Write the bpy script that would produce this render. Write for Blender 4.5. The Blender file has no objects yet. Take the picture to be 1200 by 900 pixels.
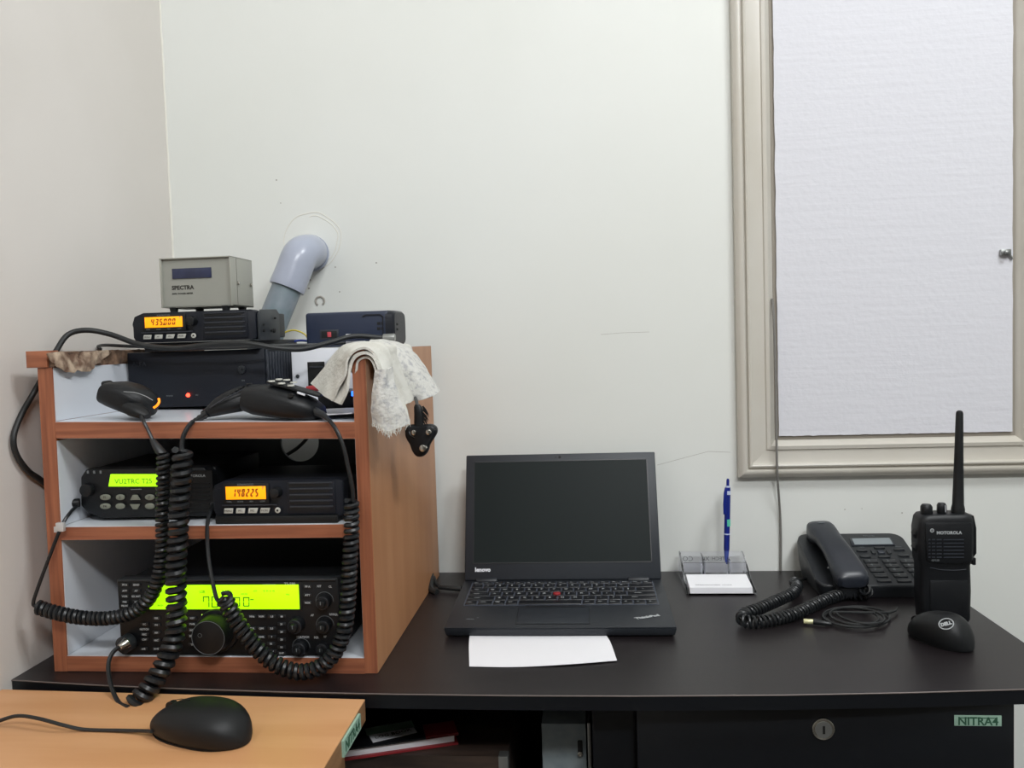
import bpy, bmesh, math, random
from mathutils import Vector, Matrix, noise
C = bpy.context.scene.collection
SC = bpy.context.scene
random.seed(7)
# ------------------------------------------------------------------ camera
# z = 0 is the top of the dark desk, the floor is at z = -0.75
F_PX = 976.1
YAW, PITCH, ROLL, EYE = -0.0938, -0.0536, -0.0313, 0.3947
def basis():
    cy, sy, cp, sp, cr, sr = math.cos(YAW), math.sin(YAW), math.cos(PITCH), math.sin(PITCH), math.cos(ROLL), math.sin(ROLL)
    fwd = Vector((sy*cp, cy*cp, sp)); r = Vector((cy, -sy, 0)); u = r.cross(fwd)
    return cr*r + sr*u, -sr*r + cr*u, fwd
RT, UP, FW = basis()
EYEP = Vector((0, 0, EYE))
cd = bpy.data.cameras.new('camera'); cam = bpy.data.objects.new('camera', cd); C.objects.link(cam)
cd.sensor_width = 36; cd.lens = F_PX/1200*36; cd.clip_start = 0.02
m = Matrix((RT, UP, -FW)).transposed().to_4x4(); m.translation = EYEP
cam.matrix_world = m
SC.camera = cam
# ------------------------------------------------------------------ light and exposure
SC.view_settings.view_transform = 'Standard'; SC.view_settings.look = 'None'
SC.view_settings.exposure = 0.0; SC.view_settings.gamma = 1.0; SC.view_settings.use_curve_mapping = False
w = bpy.data.worlds.new('room_air'); SC.world = w; w.use_nodes = True
w.node_tree.nodes['Background'].inputs[0].default_value = (0.80, 0.86, 1.0, 1); w.node_tree.nodes['Background'].inputs[1].default_value = 0.15
def area(name, loc, aim, sx, sy, power, col):
    l = bpy.data.lights.new(name, 'AREA'); l.shape = 'RECTANGLE'; l.size = sx; l.size_y = sy; l.energy = power; l.color = col
    o = bpy.data.objects.new(name, l); C.objects.link(o); o.location = loc
    o.rotation_euler = (Vector(aim) - Vector(loc)).to_track_quat('-Z', 'Y').to_euler()
    return o
area('ceiling_tube_light', (1.05, 0.15, 2.04), (-0.1, 0.9, 0.2), 0.6, 0.25, 23.5, (0.96, 0.985, 1.0))
area('ceiling_tube_light', (0.6, -1.3, 2.06), (0.1, 0.9, 0.5), 0.9, 0.25, 41, (0.965, 0.985, 1.0))

# ------------------------------------------------------------------ helpers
def at(u, v, x=None, y=None, z=None, pl=None):
    """the point of the room seen at photo pixel (u, v) on a plane of known distance"""
    d = RT*((u-600)/F_PX) - UP*((v-450)/F_PX) + FW
    if y is not None: t = y/d.y
    elif x is not None: t = x/d.x
    elif z is not None: t = (z-EYE)/d.z
    else: t = (pl[0]-EYEP).dot(pl[1])/d.dot(pl[1])
    return EYEP + d*t
def lin(c):
    return tuple((v/255/12.92 if v/255 <= 0.04045 else ((v/255+0.055)/1.055)**2.4) for v in c) + (1,)
def mat(name, col, rough=0.5, metal=0.0, bump=0.0, bscale=200, col2=None, cscale=5, emit=0.0, trans=0.0, spec=0.5, stretch=(1, 1, 1), detail=4):
    m = bpy.data.materials.new(name); m.use_nodes = True; nt = m.node_tree; b = nt.nodes['Principled BSDF']
    b.inputs['Base Color'].default_value = lin(col); b.inputs['Roughness'].default_value = rough; b.inputs['Metallic'].default_value = metal
    b.inputs['Specular IOR Level'].default_value = spec
    if emit:
        b.inputs['Emission Color'].default_value = lin(col); b.inputs['Emission Strength'].default_value = emit
    if trans: b.inputs['Transmission Weight'].default_value = trans
    tc = nt.nodes.new('ShaderNodeTexCoord'); mp = nt.nodes.new('ShaderNodeMapping'); mp.inputs['Scale'].default_value = stretch
    nt.links.new(tc.outputs['Object'], mp.inputs['Vector'])
    if col2:
        n = nt.nodes.new('ShaderNodeTexNoise'); n.inputs['Scale'].default_value = cscale; n.inputs['Detail'].default_value = detail
        nt.links.new(mp.outputs['Vector'], n.inputs['Vector'])
        r = nt.nodes.new('ShaderNodeValToRGB'); r.color_ramp.elements[0].color = lin(col); r.color_ramp.elements[1].color = lin(col2)
        r.color_ramp.elements[0].position = 0.38; r.color_ramp.elements[1].position = 0.62
        nt.links.new(n.outputs['Fac'], r.inputs['Fac']); nt.links.new(r.outputs['Color'], b.inputs['Base Color'])
        if emit: nt.links.new(r.outputs['Color'], b.inputs['Emission Color'])
    if bump:
        n = nt.nodes.new('ShaderNodeTexNoise'); n.inputs['Scale'].default_value = bscale; n.inputs['Detail'].default_value = 3
        nt.links.new(mp.outputs['Vector'], n.inputs['Vector'])
        bp = nt.nodes.new('ShaderNodeBump'); bp.inputs['Strength'].default_value = bump; bp.inputs['Distance'].default_value = 0.002
        nt.links.new(n.outputs['Fac'], bp.inputs['Height']); nt.links.new(bp.outputs['Normal'], b.inputs['Normal'])
    return m
M = {}
M['wall'] = mat('wall_paint', (226, 228, 224), 0.55, bump=0.2, bscale=7, col2=(223, 225, 220), cscale=2.2)
M['wall_side'] = mat('side_wall_paint', (220, 215, 210), 0.6, bump=0.25, bscale=7, col2=(214, 209, 203), cscale=2.5)
M['plaster'] = mat('plaster_patch', (226, 224, 215), 0.6, bump=0.5, bscale=60)
M['mark'] = mat('wall_mark', (158, 154, 146), 0.8)
M['far_wall'] = mat('far_wall_paint', (120, 112, 104), 0.7)
M['ceil'] = mat('ceiling_paint', (235, 234, 230), 0.7)
M['floor'] = mat('floor_tile', (84, 80, 75), 0.4, col2=(76, 72, 68), cscale=3)
M['cream'] = mat('window_paint', (201, 197, 188), 0.35, bump=0.25, bscale=30, col2=(196, 191, 180), cscale=7)
M['gap'] = mat('window_gap', (150, 143, 132), 0.8)
M['wood_h'] = mat('cabinet_wood_horizontal', (164, 102, 72), 0.45, col2=(136, 80, 56), cscale=6, stretch=(1.2, 14, 30))
M['wood_v'] = mat('cabinet_wood_vertical', (160, 98, 68), 0.45, col2=(134, 78, 54), cscale=6, stretch=(30, 30, 1.2))
M['wood_side'] = mat('cabinet_wood_side', (182, 132, 94), 0.42, col2=(172, 121, 84), cscale=3, stretch=(10, 7, 0.8))
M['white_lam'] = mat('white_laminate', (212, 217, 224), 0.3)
M['shaded_lam'] = mat('shaded_white_laminate', (92, 96, 98), 0.5)  # white laminate in shadow, with the shade put into its colour
M['chip'] = mat('torn_chipboard', (136, 108, 86), 0.9, bump=1.0, bscale=160, col2=(82, 62, 50), cscale=60)
M['chip_light'] = mat('torn_laminate', (188, 168, 146), 0.8, bump=0.6, bscale=120, col2=(104, 78, 62), cscale=55)
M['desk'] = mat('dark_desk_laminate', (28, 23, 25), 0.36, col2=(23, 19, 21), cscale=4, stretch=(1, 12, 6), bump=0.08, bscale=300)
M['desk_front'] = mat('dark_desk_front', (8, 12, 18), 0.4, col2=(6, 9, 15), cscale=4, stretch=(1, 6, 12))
M['edge_highlight'] = mat('painted_highlight', (100, 90, 86), 0.5)  # highlight on the desk's front edge, painted as a pale strip
M['dark_in'] = mat('desk_inside', (22, 24, 26), 0.7)
M['beech'] = mat('beech_laminate', (210, 159, 114), 0.42, col2=(201, 148, 102), cscale=3, stretch=(1, 9, 1))
M['beech_edge'] = mat('beech_edge', (150, 112, 78), 0.5, col2=(132, 98, 68), cscale=5, stretch=(2, 2, 20))
M['black'] = mat('black_plastic', (19, 21, 24), 0.42, bump=0.15, bscale=900)
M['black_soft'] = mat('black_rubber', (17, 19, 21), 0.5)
M['cord'] = mat('cord_rubber', (22, 25, 28), 0.38)
M['cable'] = mat('cable_black', (30, 32, 33), 0.5)
M['navy_black'] = mat('blue_black_plastic', (19, 23, 32), 0.45, bump=0.15, bscale=900)
M['navy'] = mat('navy_plastic', (32, 42, 64), 0.45)
M['dark_grey'] = mat('dark_grey_metal', (50, 54, 58), 0.45, 0.3)
M['slot'] = mat('slot_black', (9, 10, 11), 0.7)
M['ridge'] = mat('grille_ridge', (46, 50, 58), 0.4)
M['meter'] = mat('meter_grey_paint', (156, 156, 147), 0.5, bump=0.1, bscale=500)
M['meter_face'] = mat('meter_face', (150, 151, 143), 0.5)
M['lcd_blue'] = mat('dim_blue_lcd', (48, 54, 82), 0.25, col2=(40, 45, 70), cscale=40)
M['lcd_orange'] = mat('orange_backlight', (255, 160, 8), 0.4, emit=0.9)
M['lcd_green'] = mat('green_backlight', (166, 240, 14), 0.4, emit=0.9)
M['lcd_lime'] = mat('lime_backlight', (176, 255, 6), 0.4, emit=0.95)
M['ink_o'] = mat('orange_lcd_ink', (150, 84, 6), 0.6, emit=0.3)
M['ink_g'] = mat('green_lcd_ink', (78, 120, 10), 0.6, emit=0.3)
M['ink_l'] = mat('lime_lcd_ink', (62, 100, 4), 0.6, emit=0.2)
M['btn_lit'] = mat('pale_button', (186, 186, 178), 0.5)
M['btn_grey'] = mat('grey_button', (120, 124, 112), 0.5)
M['btn_dark'] = mat('dark_button', (30, 33, 36), 0.4)
M['print'] = mat('pale_print', (170, 174, 176), 0.6)
M['print_dim'] = mat('dim_print', (112, 117, 120), 0.6)
M['print_dark'] = mat('dark_print', (48, 46, 42), 0.7)
M['white'] = mat('white_paper', (236, 236, 240), 0.6, bump=0.15, bscale=25)
M['white_box'] = mat('white_plastic', (226, 228, 234), 0.4)
M['led_red'] = mat('red_led', (255, 60, 40), 0.4, emit=6)
M['led_blue'] = mat('blue_led', (40, 110, 255), 0.4, emit=3)
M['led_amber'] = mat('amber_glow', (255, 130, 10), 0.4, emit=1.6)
M['led_green'] = mat('green_led', (200, 255, 90), 0.4, emit=1.2)
M['red'] = mat('red_plastic', (150, 38, 44), 0.5)
M['red_dim'] = mat('red_dot', (190, 70, 80), 0.5)
M['silver'] = mat('bright_metal', (190, 188, 180), 0.25, 1.0)
M['steel'] = mat('dull_steel', (150, 152, 150), 0.4, 0.8)
M['pvc'] = mat('grey_pvc', (166, 172, 188), 0.28)
M['pvc_dull'] = mat('stained_grey_pvc', (134, 142, 152), 0.45, col2=(112, 128, 134), cscale=25)
M['towel'] = mat('cotton_towel', (210, 209, 202), 0.95, bump=0.7, bscale=260, col2=(200, 198, 190), cscale=30, spec=0.1)
M['towel_dirty'] = mat('stained_towel', (168, 168, 170), 0.95, bump=0.8, bscale=260, col2=(204, 203, 198), cscale=160, spec=0.1, detail=8)
M['laptop'] = mat('laptop_black', (30, 34, 40), 0.45, bump=0.08, bscale=1200)
M['laptop_lid'] = mat('laptop_bezel', (32, 37, 44), 0.5)
M['screen'] = mat('laptop_screen', (30, 36, 36), 0.4, spec=0.1)
M['key'] = mat('laptop_key', (14, 16, 22), 0.38)
M['keywell'] = mat('key_well', (70, 75, 86), 0.5)
M['acrylic'] = mat('clear_acrylic', (250, 250, 255), 0.03, trans=1.0)
M['acrylic'].node_tree.nodes['Principled BSDF'].inputs['IOR'].default_value = 1.18
M['pen_blue'] = mat('pen_blue', (22, 38, 125), 0.3)
M['pen_clear'] = mat('pen_clear_blue', (90, 110, 200), 0.2, trans=0.5)
M['pen_pale'] = mat('pen_pale', (190, 200, 225), 0.4)
M['mint'] = mat('mint_sticker', (90, 200, 170), 0.5)
M['phone'] = mat('phone_charcoal', (27, 30, 34), 0.42)
M['phone_hand'] = mat('handset_charcoal', (34, 38, 46), 0.36)
M['phone_lcd'] = mat('phone_lcd_grey', (126, 134, 138), 0.2)
M['tag_green'] = mat('pale_green_label', (150, 182, 164), 0.5)
M['tag_ink'] = mat('green_label_ink', (40, 84, 62), 0.6)
M['yellow'] = mat('yellow_wire', (206, 188, 70), 0.5)
M['blue_wire'] = mat('blue_wire', (50, 70, 150), 0.5)
M['grey_cable'] = mat('grey_cable', (120, 118, 114), 0.5)
M['gold'] = mat('jack_metal', (206, 204, 160), 0.35, 0.3)
M['tape'] = mat('silver_tape', (205, 205, 205), 0.3, 0.3)
M['grey_box'] = mat('grey_metal_box', (140, 150, 153), 0.6, bump=0.2, bscale=80, col2=(122, 133, 138), cscale=30)
M['brown_board'] = mat('brown_walnut_board', (72, 58, 50), 0.5, col2=(48, 40, 36), cscale=5, stretch=(2, 14, 14))
for nm_ in ('towel_dirty',):
    cr_ = [n for n in M[nm_].node_tree.nodes if n.type == 'VALTORGB'][0].color_ramp; cr_.elements[0].position = 0.30; cr_.elements[1].position = 0.50
for nm_ in ('black', 'black_soft', 'navy_black'): M[nm_].node_tree.nodes['Principled BSDF'].inputs['Specular IOR Level'].default_value = 0.35
def sheet_foam():
    m = mat('white_foam_board', (216, 216, 222), 0.75); nt = m.node_tree; b = nt.nodes['Principled BSDF']
    tc = nt.nodes.new('ShaderNodeTexCoord')
    mp = nt.nodes.new('ShaderNodeMapping'); mp.inputs['Scale'].default_value = (5, 1, 60)
    n1 = nt.nodes.new('ShaderNodeTexNoise'); n1.inputs['Scale'].default_value = 1.6; n1.inputs['Detail'].default_value = 5
    n2 = nt.nodes.new('ShaderNodeTexNoise'); n2.inputs['Scale'].default_value = 120
    nt.links.new(tc.outputs['Object'], mp.inputs['Vector']); nt.links.new(mp.outputs['Vector'], n1.inputs['Vector']); nt.links.new(tc.outputs['Object'], n2.inputs['Vector'])
    a = nt.nodes.new('ShaderNodeMath'); a.operation = 'MULTIPLY_ADD'; a.inputs[1].default_value = 0.7
    nt.links.new(n2.outputs['Fac'], a.inputs[0]); nt.links.new(n1.outputs['Fac'], a.inputs[2])
    bp = nt.nodes.new('ShaderNodeBump'); bp.inputs['Strength'].default_value = 0.22; bp.inputs['Distance'].default_value = 0.003
    nt.links.new(a.outputs[0], bp.inputs['Height']); nt.links.new(bp.outputs['Normal'], b.inputs['Normal'])
    return m
M['foam'] = sheet_foam()

# --- objects
def T(o, label, cat, group=None):
    o['label'] = label; o['category'] = cat
    if group: o['group'] = group
    return o
def thing(name, label, cat, loc, rz=0, group=None):
    o = bpy.data.objects.new(name, None); C.objects.link(o); o.location = loc; o.rotation_euler = (0, 0, rz); o.empty_display_size = 0.02
    o['wm'] = 0; del o['wm']
    WM[o.name] = Matrix.Translation(Vector(loc)) @ Matrix.Rotation(rz, 4, 'Z')
    return T(o, label, cat, group)
WM = {}
def obj(name, bm, m, parent=None, loc=None, smooth=True, local=False, label=None, auto=True):
    """link a bmesh given in room coordinates (or local ones) as one mesh object"""
    me = bpy.data.meshes.new(name)
    if loc is None and parent is None:
        zs = [v.co for v in bm.verts]
        loc = Vector((sum(v.x for v in zs)/len(zs), sum(v.y for v in zs)/len(zs), min(v.z for v in zs)))
    W = WM[parent.name] if parent is not None else Matrix.Translation(Vector(loc))
    if not local or parent is None: bm.transform(W.inverted())
    bmesh.ops.recalc_face_normals(bm, faces=bm.faces[:])
    bm.to_mesh(me); bm.free()
    if smooth:
        for p in me.polygons: p.use_smooth = True
        me.set_sharp_from_angle(angle=math.radians(38))
    me.materials.append(m)
    o = bpy.data.objects.new(name, me); C.objects.link(o)
    if parent is not None: o.parent = parent; WM[o.name] = W
    else: o.location = loc; WM[o.name] = W
    if label: o['label'] = label
    return o
def struct(name, bm, m, parent=None, **k):
    o = obj(name, bm, m, parent, **k)
    if parent is None: o['kind'] = 'structure'
    return o
def stuff(o): o['kind'] = 'stuff'; return o
def twin(o, loc, name=None):
    """another copy of a part, sharing its mesh, moved by loc"""
    c = o.copy(); C.objects.link(c); c.parent = o.parent; c.location = o.location + Vector(loc); return c
# --- shapes
def B(): return bmesh.new()
def merge(bm, tmp, M4=None):
    if M4 is not None: tmp.transform(M4)
    me = bpy.data.meshes.new('t'); tmp.to_mesh(me); tmp.free(); bm.from_mesh(me); bpy.data.meshes.remove(me)
    return bm
def box(bm, a, b, bev=0.0, seg=2, M4=None):
    t = B(); bmesh.ops.create_cube(t, size=1)
    for v in t.verts: v.co = Vector([a[i] + (v.co[i]+0.5)*(b[i]-a[i]) for i in range(3)])
    if bev: bmesh.ops.bevel(t, geom=t.edges[:], offset=bev, segments=seg, affect='EDGES', profile=0.5)
    return merge(bm, t, M4)
def hexa(bm, pts, bev=0.0, seg=2):
    """pts: four bottom then four top corners in the same order"""
    t = B(); v = [t.verts.new(p) for p in pts]
    for f in ((0, 1, 2, 3), (4, 5, 6, 7), (0, 1, 5, 4), (1, 2, 6, 5), (2, 3, 7, 6), (3, 0, 4, 7)): t.faces.new([v[i] for i in f])
    bmesh.ops.recalc_face_normals(t, faces=t.faces[:])
    if bev: bmesh.ops.bevel(t, geom=t.edges[:], offset=bev, segments=seg, affect='EDGES', profile=0.5)
    return merge(bm, t)
def prism(bm, pts, d, bev=0.0, seg=2):
    """polygon of 3D points pushed out along vector d"""
    t = B(); a = [t.verts.new(p) for p in pts]; b = [t.verts.new(Vector(p)+Vector(d)) for p in pts]; n = len(pts)
    t.faces.new(a); t.faces.new(b[::-1])
    for i in range(n): t.faces.new((a[i], a[(i+1) % n], b[(i+1) % n], b[i]))
    bmesh.ops.recalc_face_normals(t, faces=t.faces[:])
    if bev: bmesh.ops.bevel(t, geom=t.edges[:], offset=bev, segments=seg, affect='EDGES', profile=0.5)
    return merge(bm, t)
def spline(pts, n):
    P = [Vector(p) for p in pts]; P = [2*P[0]-P[1]] + P + [2*P[-1]-P[-2]]; out = []; k = len(P)-3
    for i in range(n):
        s = i/(n-1)*k; j = min(int(s), k-1); t = s-j; a, b, c, d = P[j:j+4]
        out.append(0.5*((2*b) + (c-a)*t + (2*a-5*b+4*c-d)*t*t + (3*b-a-3*c+d)*t**3))
    return out
def frames(P):
    n = len(P); out = []; prev = None
    for i in range(n):
        t = (P[min(i+1, n-1)] - P[max(i-1, 0)]).normalized()
        if prev is None: u = t.orthogonal().normalized()
        else:
            u = prev - t*prev.dot(t); u = u.normalized() if u.length > 1e-6 else t.orthogonal().normalized()
        prev = u; out.append((t, u, t.cross(u)))
    return out
def tube(bm, P, r, seg=8, flat=1.0):
    P = [Vector(p) for p in P]; fr = frames(P); rings = []
    for i, p in enumerate(P):
        rr = r[i] if isinstance(r, (list, tuple)) else r
        rings.append([bm.verts.new(p + fr[i][1]*math.cos(a)*rr + fr[i][2]*math.sin(a)*rr*flat) for a in [2*math.pi*k/seg for k in range(seg)]])
    for a, b in zip(rings, rings[1:]):
        for k in range(seg): bm.faces.new((a[k], a[(k+1) % seg], b[(k+1) % seg], b[k]))
    bm.faces.new(rings[0][::-1]); bm.faces.new(rings[-1])
    return bm
def cable(bm, pts, r, n=48, seg=8): return tube(bm, spline(pts, n), r, seg)
def cyl(bm, a, b, r, r2=None, seg=20, bev=0.0):
    a, b = Vector(a), Vector(b)
    if r2 is None: r2 = r
    if bev:
        t = (b-a).normalized()
        return tube(bm, [a, a+t*bev*0.3, a+t*bev, b-t*bev, b-t*bev*0.3, b], [r-bev, r-bev*0.3, r, r2, r2-bev*0.3, r2-bev], seg)
    return tube(bm, [a, b], [r, r2], seg)
def coil(bm, pts, R, r, pitch, per=14, seg=6, R1=None):
    base = spline(pts, 200); L = [0]
    for a, b in zip(base, base[1:]): L.append(L[-1] + (b-a).length)
    fr = frames(base); turns = L[-1]/pitch; n = int(turns*per); P = []; j = 0
    for i in range(n+1):
        s = L[-1]*i/n
        while j < len(L)-2 and L[j+1] < s: j += 1
        f = (s-L[j])/max(L[j+1]-L[j], 1e-9); p = base[j].lerp(base[j+1], f); u = fr[j][1].lerp(fr[j+1][1], f); v = fr[j][2].lerp(fr[j+1][2], f)
        a = 2*math.pi*i/per; RR = R if R1 is None else R + (R1-R)*i/n
        P.append(p + u*math.cos(a)*RR + v*math.sin(a)*RR)
    return tube(bm, P, r, seg)
def rr(bm, rings, seg=28):
    """loft of super-ellipse rings: (centre, half axis a, half axis b, exponent)"""
    R = []
    for c, a, b, e in rings:
        c, a, b = Vector(c), Vector(a), Vector(b); ring = []
        for k in range(seg):
            t = 2*math.pi*k/seg; ct, st = math.cos(t), math.sin(t)
            ring.append(bm.verts.new(c + a*math.copysign(abs(ct)**(2/e), ct) + b*math.copysign(abs(st)**(2/e), st)))
        R.append(ring)
    for a, b in zip(R, R[1:]):
        for k in range(seg): bm.faces.new((a[k], a[(k+1) % seg], b[(k+1) % seg], b[k]))
    bm.faces.new(R[0][::-1]); bm.faces.new(R[-1])
    return bm
def sheet(bm, curves, nu=40, nv=14, th=0.003, noise_a=0.0, noise_s=30):
    """cloth through several guide curves, with thickness"""
    G = [spline(c, nu) for c in curves]
    cols = [spline([g[i] for g in G], nv) for i in range(nu)]
    V = [[None]*nv for _ in range(nu)]
    for i in range(nu):
        for j in range(nv):
            p = cols[i][j]; V[i][j] = p + noise.noise_vector(p*noise_s)*noise_a
    def nrm(i, j):
        a = V[min(i+1, nu-1)][j]-V[max(i-1, 0)][j]; b = V[i][min(j+1, nv-1)]-V[i][max(j-1, 0)]; return a.cross(b).normalized()
    top = [[bm.verts.new(V[i][j]+nrm(i, j)*th/2) for j in range(nv)] for i in range(nu)]
    bot = [[bm.verts.new(V[i][j]-nrm(i, j)*th/2) for j in range(nv)] for i in range(nu)]
    for i in range(nu-1):
        for j in range(nv-1):
            bm.faces.new((top[i][j], top[i+1][j], top[i+1][j+1], top[i][j+1])); bm.faces.new((bot[i][j], bot[i][j+1], bot[i+1][j+1], bot[i+1][j]))
    for i in range(nu-1):
        for j in (0, nv-1): bm.faces.new((top[i][j], top[i+1][j], bot[i+1][j], bot[i][j]))
    for j in range(nv-1):
        for i in (0, nu-1): bm.faces.new((top[i][j], top[i][j+1], bot[i][j+1], bot[i][j]))
    return bm
def text(bm, s, size, org, ex, ey, ext=0.0002, align='CENTER', bold=0.0, shear=0.0):
    """flat lettering: org on the surface, ex reading direction, ey up"""
    cu = bpy.data.curves.new('t', 'FONT'); cu.body = s; cu.size = size; cu.align_x = align; cu.align_y = 'CENTER'; cu.extrude = ext; cu.offset = bold; cu.shear = shear; cu.resolution_u = 2
    o = bpy.data.objects.new('t', cu); C.objects.link(o)
    me = bpy.data.meshes.new_from_object(o.evaluated_get(bpy.context.evaluated_depsgraph_get()))
    t = B(); t.from_mesh(me); bpy.data.meshes.remove(me); bpy.data.objects.remove(o); bpy.data.curves.remove(cu)
    ex, ey = Vector(ex).normalized(), Vector(ey).normalized(); ez = ex.cross(ey)
    m4 = Matrix((ex, ey, ez)).transposed().to_4x4(); m4.translation = Vector(org)
    return merge(bm, t, m4)
SEG = {'0': 'abcdef', '1': 'bc', '2': 'abged', '3': 'abgcd', '4': 'fgbc', '5': 'afgcd', '6': 'afgedc', '7': 'fabc', '8': 'abcdefg', '9': 'abcdfg', ' ': '',
       'U': 'bcdef', 'V': 'fbcde', 'T': 'aij', 'R': 'abgefk', 'G': 'afedc', 'S': 'afgcd'}
def seven(bm, s, org, ex, ey, h, w, gap, slant=0.12, t=None):
    """segment digits laid on a display"""
    ex, ey = Vector(ex), Vector(ey); n = ex.cross(ey).normalized()*0.0003; x = 0; t = t or h*0.1
    def q(x0, y0, x1, y1):
        p = [(x0, y0), (x1, y0), (x1, y1), (x0, y1)]
        prism(bm, [Vector(org) + ex*(x + a + b*slant) + ey*b for a, b in p], n)
    for ch in s:
        if ch == '.': q(-gap*0.6, 0, -gap*0.6+t*1.1, t*1.1); continue
        for g in SEG[ch]:
            if g == 'a': q(t*0.6, h-t, w-t*0.6, h)
            elif g == 'b': q(w-t, h*0.5+t*0.3, w, h-t*0.3)
            elif g == 'c': q(w-t, t*0.3, w, h*0.5-t*0.3)
            elif g == 'd': q(t*0.6, 0, w-t*0.6, t)
            elif g == 'e': q(0, t*0.3, t, h*0.5-t*0.3)
            elif g == 'f': q(0, h*0.5+t*0.3, t, h-t*0.3)
            elif g == 'g': q(t*0.6, h*0.5-t*0.5, w-t*0.6, h*0.5+t*0.5)
            elif g == 'i': q(w/2-t/2, h*0.5, w/2+t/2, h-t)
            elif g == 'j': q(w/2-t/2, 0, w/2+t/2, h*0.5)
            elif g == 'k': prism(bm, [Vector(org)+ex*(x+a+b*slant)+ey*b for a, b in ((w*0.45, h*0.45), (w*0.45+t, h*0.45), (w, 0), (w-t, 0))], n)
        x += w + gap
    return bm
X, Y, Z = Vector((1, 0, 0)), Vector((0, 1, 0)), Vector((0, 0, 1))
def rect_px(bm, u0, v0, u1, v1, y, d, bev=0.0, out=0.0):
    """box standing on a front plane y: pixel rectangle, d = thickness towards the viewer"""
    a = at(u0, v1, y=y); b = at(u1, v0, y=y); c = at(u0, v0, y=y); e = at(u1, v1, y=y)
    x0, x1 = (a.x+c.x)/2, (b.x+e.x)/2; z0, z1 = (a.z+e.z)/2, (b.z+c.z)/2
    box(bm, (x0, y-d-out, z0), (x1, y-out, z1), bev); return (x0, x1, z0, z1)

# ------------------------------------------------------------------ the setting
D = 1.39; XL = -0.712
def one(a, b, bev=0): return box(B(), a, b, bev)
struct('wall_back', one((XL-0.05, D, -0.75), (2.7, D+0.1, 2.15)), M['wall'])
struct('wall_left', one((XL-0.1, -2.3, -0.75), (XL, D, 2.15)), M['wall_side'])
struct('wall_right', one((2.6, -2.3, -0.75), (2.7, D, 2.15)), M['wall'])
struct('wall_front', one((XL-0.1, -2.4, -0.75), (2.7, -2.3, 2.15)), M['far_wall'])
struct('floor', one((XL-0.1, -2.4, -0.85), (2.7, D+0.1, -0.75)), M['floor'])
struct('ceiling', one((XL-0.1, -2.4, 2.15), (2.7, D+0.1, 2.25)), M['ceil'])
# rough paint along the corner of the two walls
b = B(); pts = []
for i in range(60):
    z = 0.36 + i*0.011; pts.append((XL+0.0005+0.0015*noise.noise((i*0.35, 0, 0)), D-0.001, z))
tube(b, pts, [0.0022+0.0018*abs(noise.noise((i*0.5, 3, 0))) for i in range(60)], 6)
struct('trim_1', b, M['plaster'])
# plaster patch round the pipe, old plug hole, marks
c0 = at(366, 282, y=D)
def annulus(bm, c, r0, r1, d, a0=0, a1=2*math.pi, n=48, wob=0.0):
    P = []
    for i in range(n+1):
        a = a0+(a1-a0)*i/n; rr_ = (r0+r1)/2*(1+wob*noise.noise((math.cos(a)*2, math.sin(a)*2, r0*50))); P.append(c+X*math.cos(a)*rr_+Z*math.sin(a)*rr_)
    return tube(bm, P, (r1-r0)/2, 6, flat=1)
b = B(); annulus(b, c0, 0.0475, 0.0490, 0, wob=0.08); annulus(b, c0+X*0.002, 0.041, 0.0425, 0, -1.2, 1.7, wob=0.1)
struct('trim_2', b, M['plaster'])
b = B(); annulus(b, at(375, 353, y=D), 0.0055, 0.0095, 0, -0.9, 4.2, 20); struct('trim_3', b, M['mark'])
b = B()
for (u, v, s) in ((324, 211, 1.2), (329, 238, .8), (441, 308, 1.2), (398, 342, 1), (1000-10, 597, .8), (1057, 601, .9), (1010, 596, .6), (363, 328, 2), (362, 338, 1.5), (393, 313, 1)):
    p = at(u, v, y=D); cyl(b, p, p-Y*0.0006, 0.0011*s, seg=8)
for l in (((704, 392), (730, 390), (761, 389)), ((770, 545), (800, 537), (830, 529), (856, 530))):
    for p, q in zip(l, l[1:]):
        tube(b, [at(*p, y=D), at(*q, y=D)], 0.0003, 4)
struct('trim_4', b, M['mark'])

# window closed with a foam board
win = bpy.data.objects.new('window_1', None); C.objects.link(win); win['kind'] = 'structure'; win.location = (0.46, D, 0.16); WM['window_1'] = Matrix.Translation((0.46, D, 0.16))
x0, x1, zb = 0.2375, 0.7295, 0.1575
prof = [(0, 0), (0, .012), (.004, .017), (.009, .019), (.0125, .018), (.0135, .0135), (.0155, .013), (.017, .018), (.0195, .019), (.0215, .018), (.0225, .013), (.024, .0125), (.044, .0125), (.0455, .015), (.051, .016), (.0535, .012), (.056, .010), (.060, .004), (.0635, 0)]
zt = 1.35
def casing(p_of):
    b = B(); A = [b.verts.new(p_of(o, d, 0)) for o, d in prof]; Bv = [b.verts.new(p_of(o, d, 1)) for o, d in prof]
    for i in range(len(prof)-1): b.faces.new((A[i], A[i+1], Bv[i+1], Bv[i]))
    b.faces.new((A[0], A[-1], Bv[-1], Bv[0])); b.faces.new(A); b.faces.new(Bv[::-1]); return b
struct('casing', casing(lambda o, d, t: (x0+o, D-d, (zb+o) if t == 0 else zt)), M['cream'], win)
struct('casing', casing(lambda o, d, t: ((x0+o) if t == 0 else (x1-o), D-d, zb+o)), M['cream'], win)
struct('casing', casing(lambda o, d, t: (x1-o, D-d, (zb+o) if t == 0 else zt)), M['cream'], win)
b = B(); box(b, (x0+.060, D-.005, zb+.060), (x1-.060, D-.0005, zt)); struct('backing_board', b, M['gap'], win)
b = B(); pl = []
n = 60
for i in range(n+1): pl.append((x0+.0655+(x1-x0-.131)*i/n, zb+.0665+.0012*noise.noise((i*.6, 0, 5))))
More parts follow.
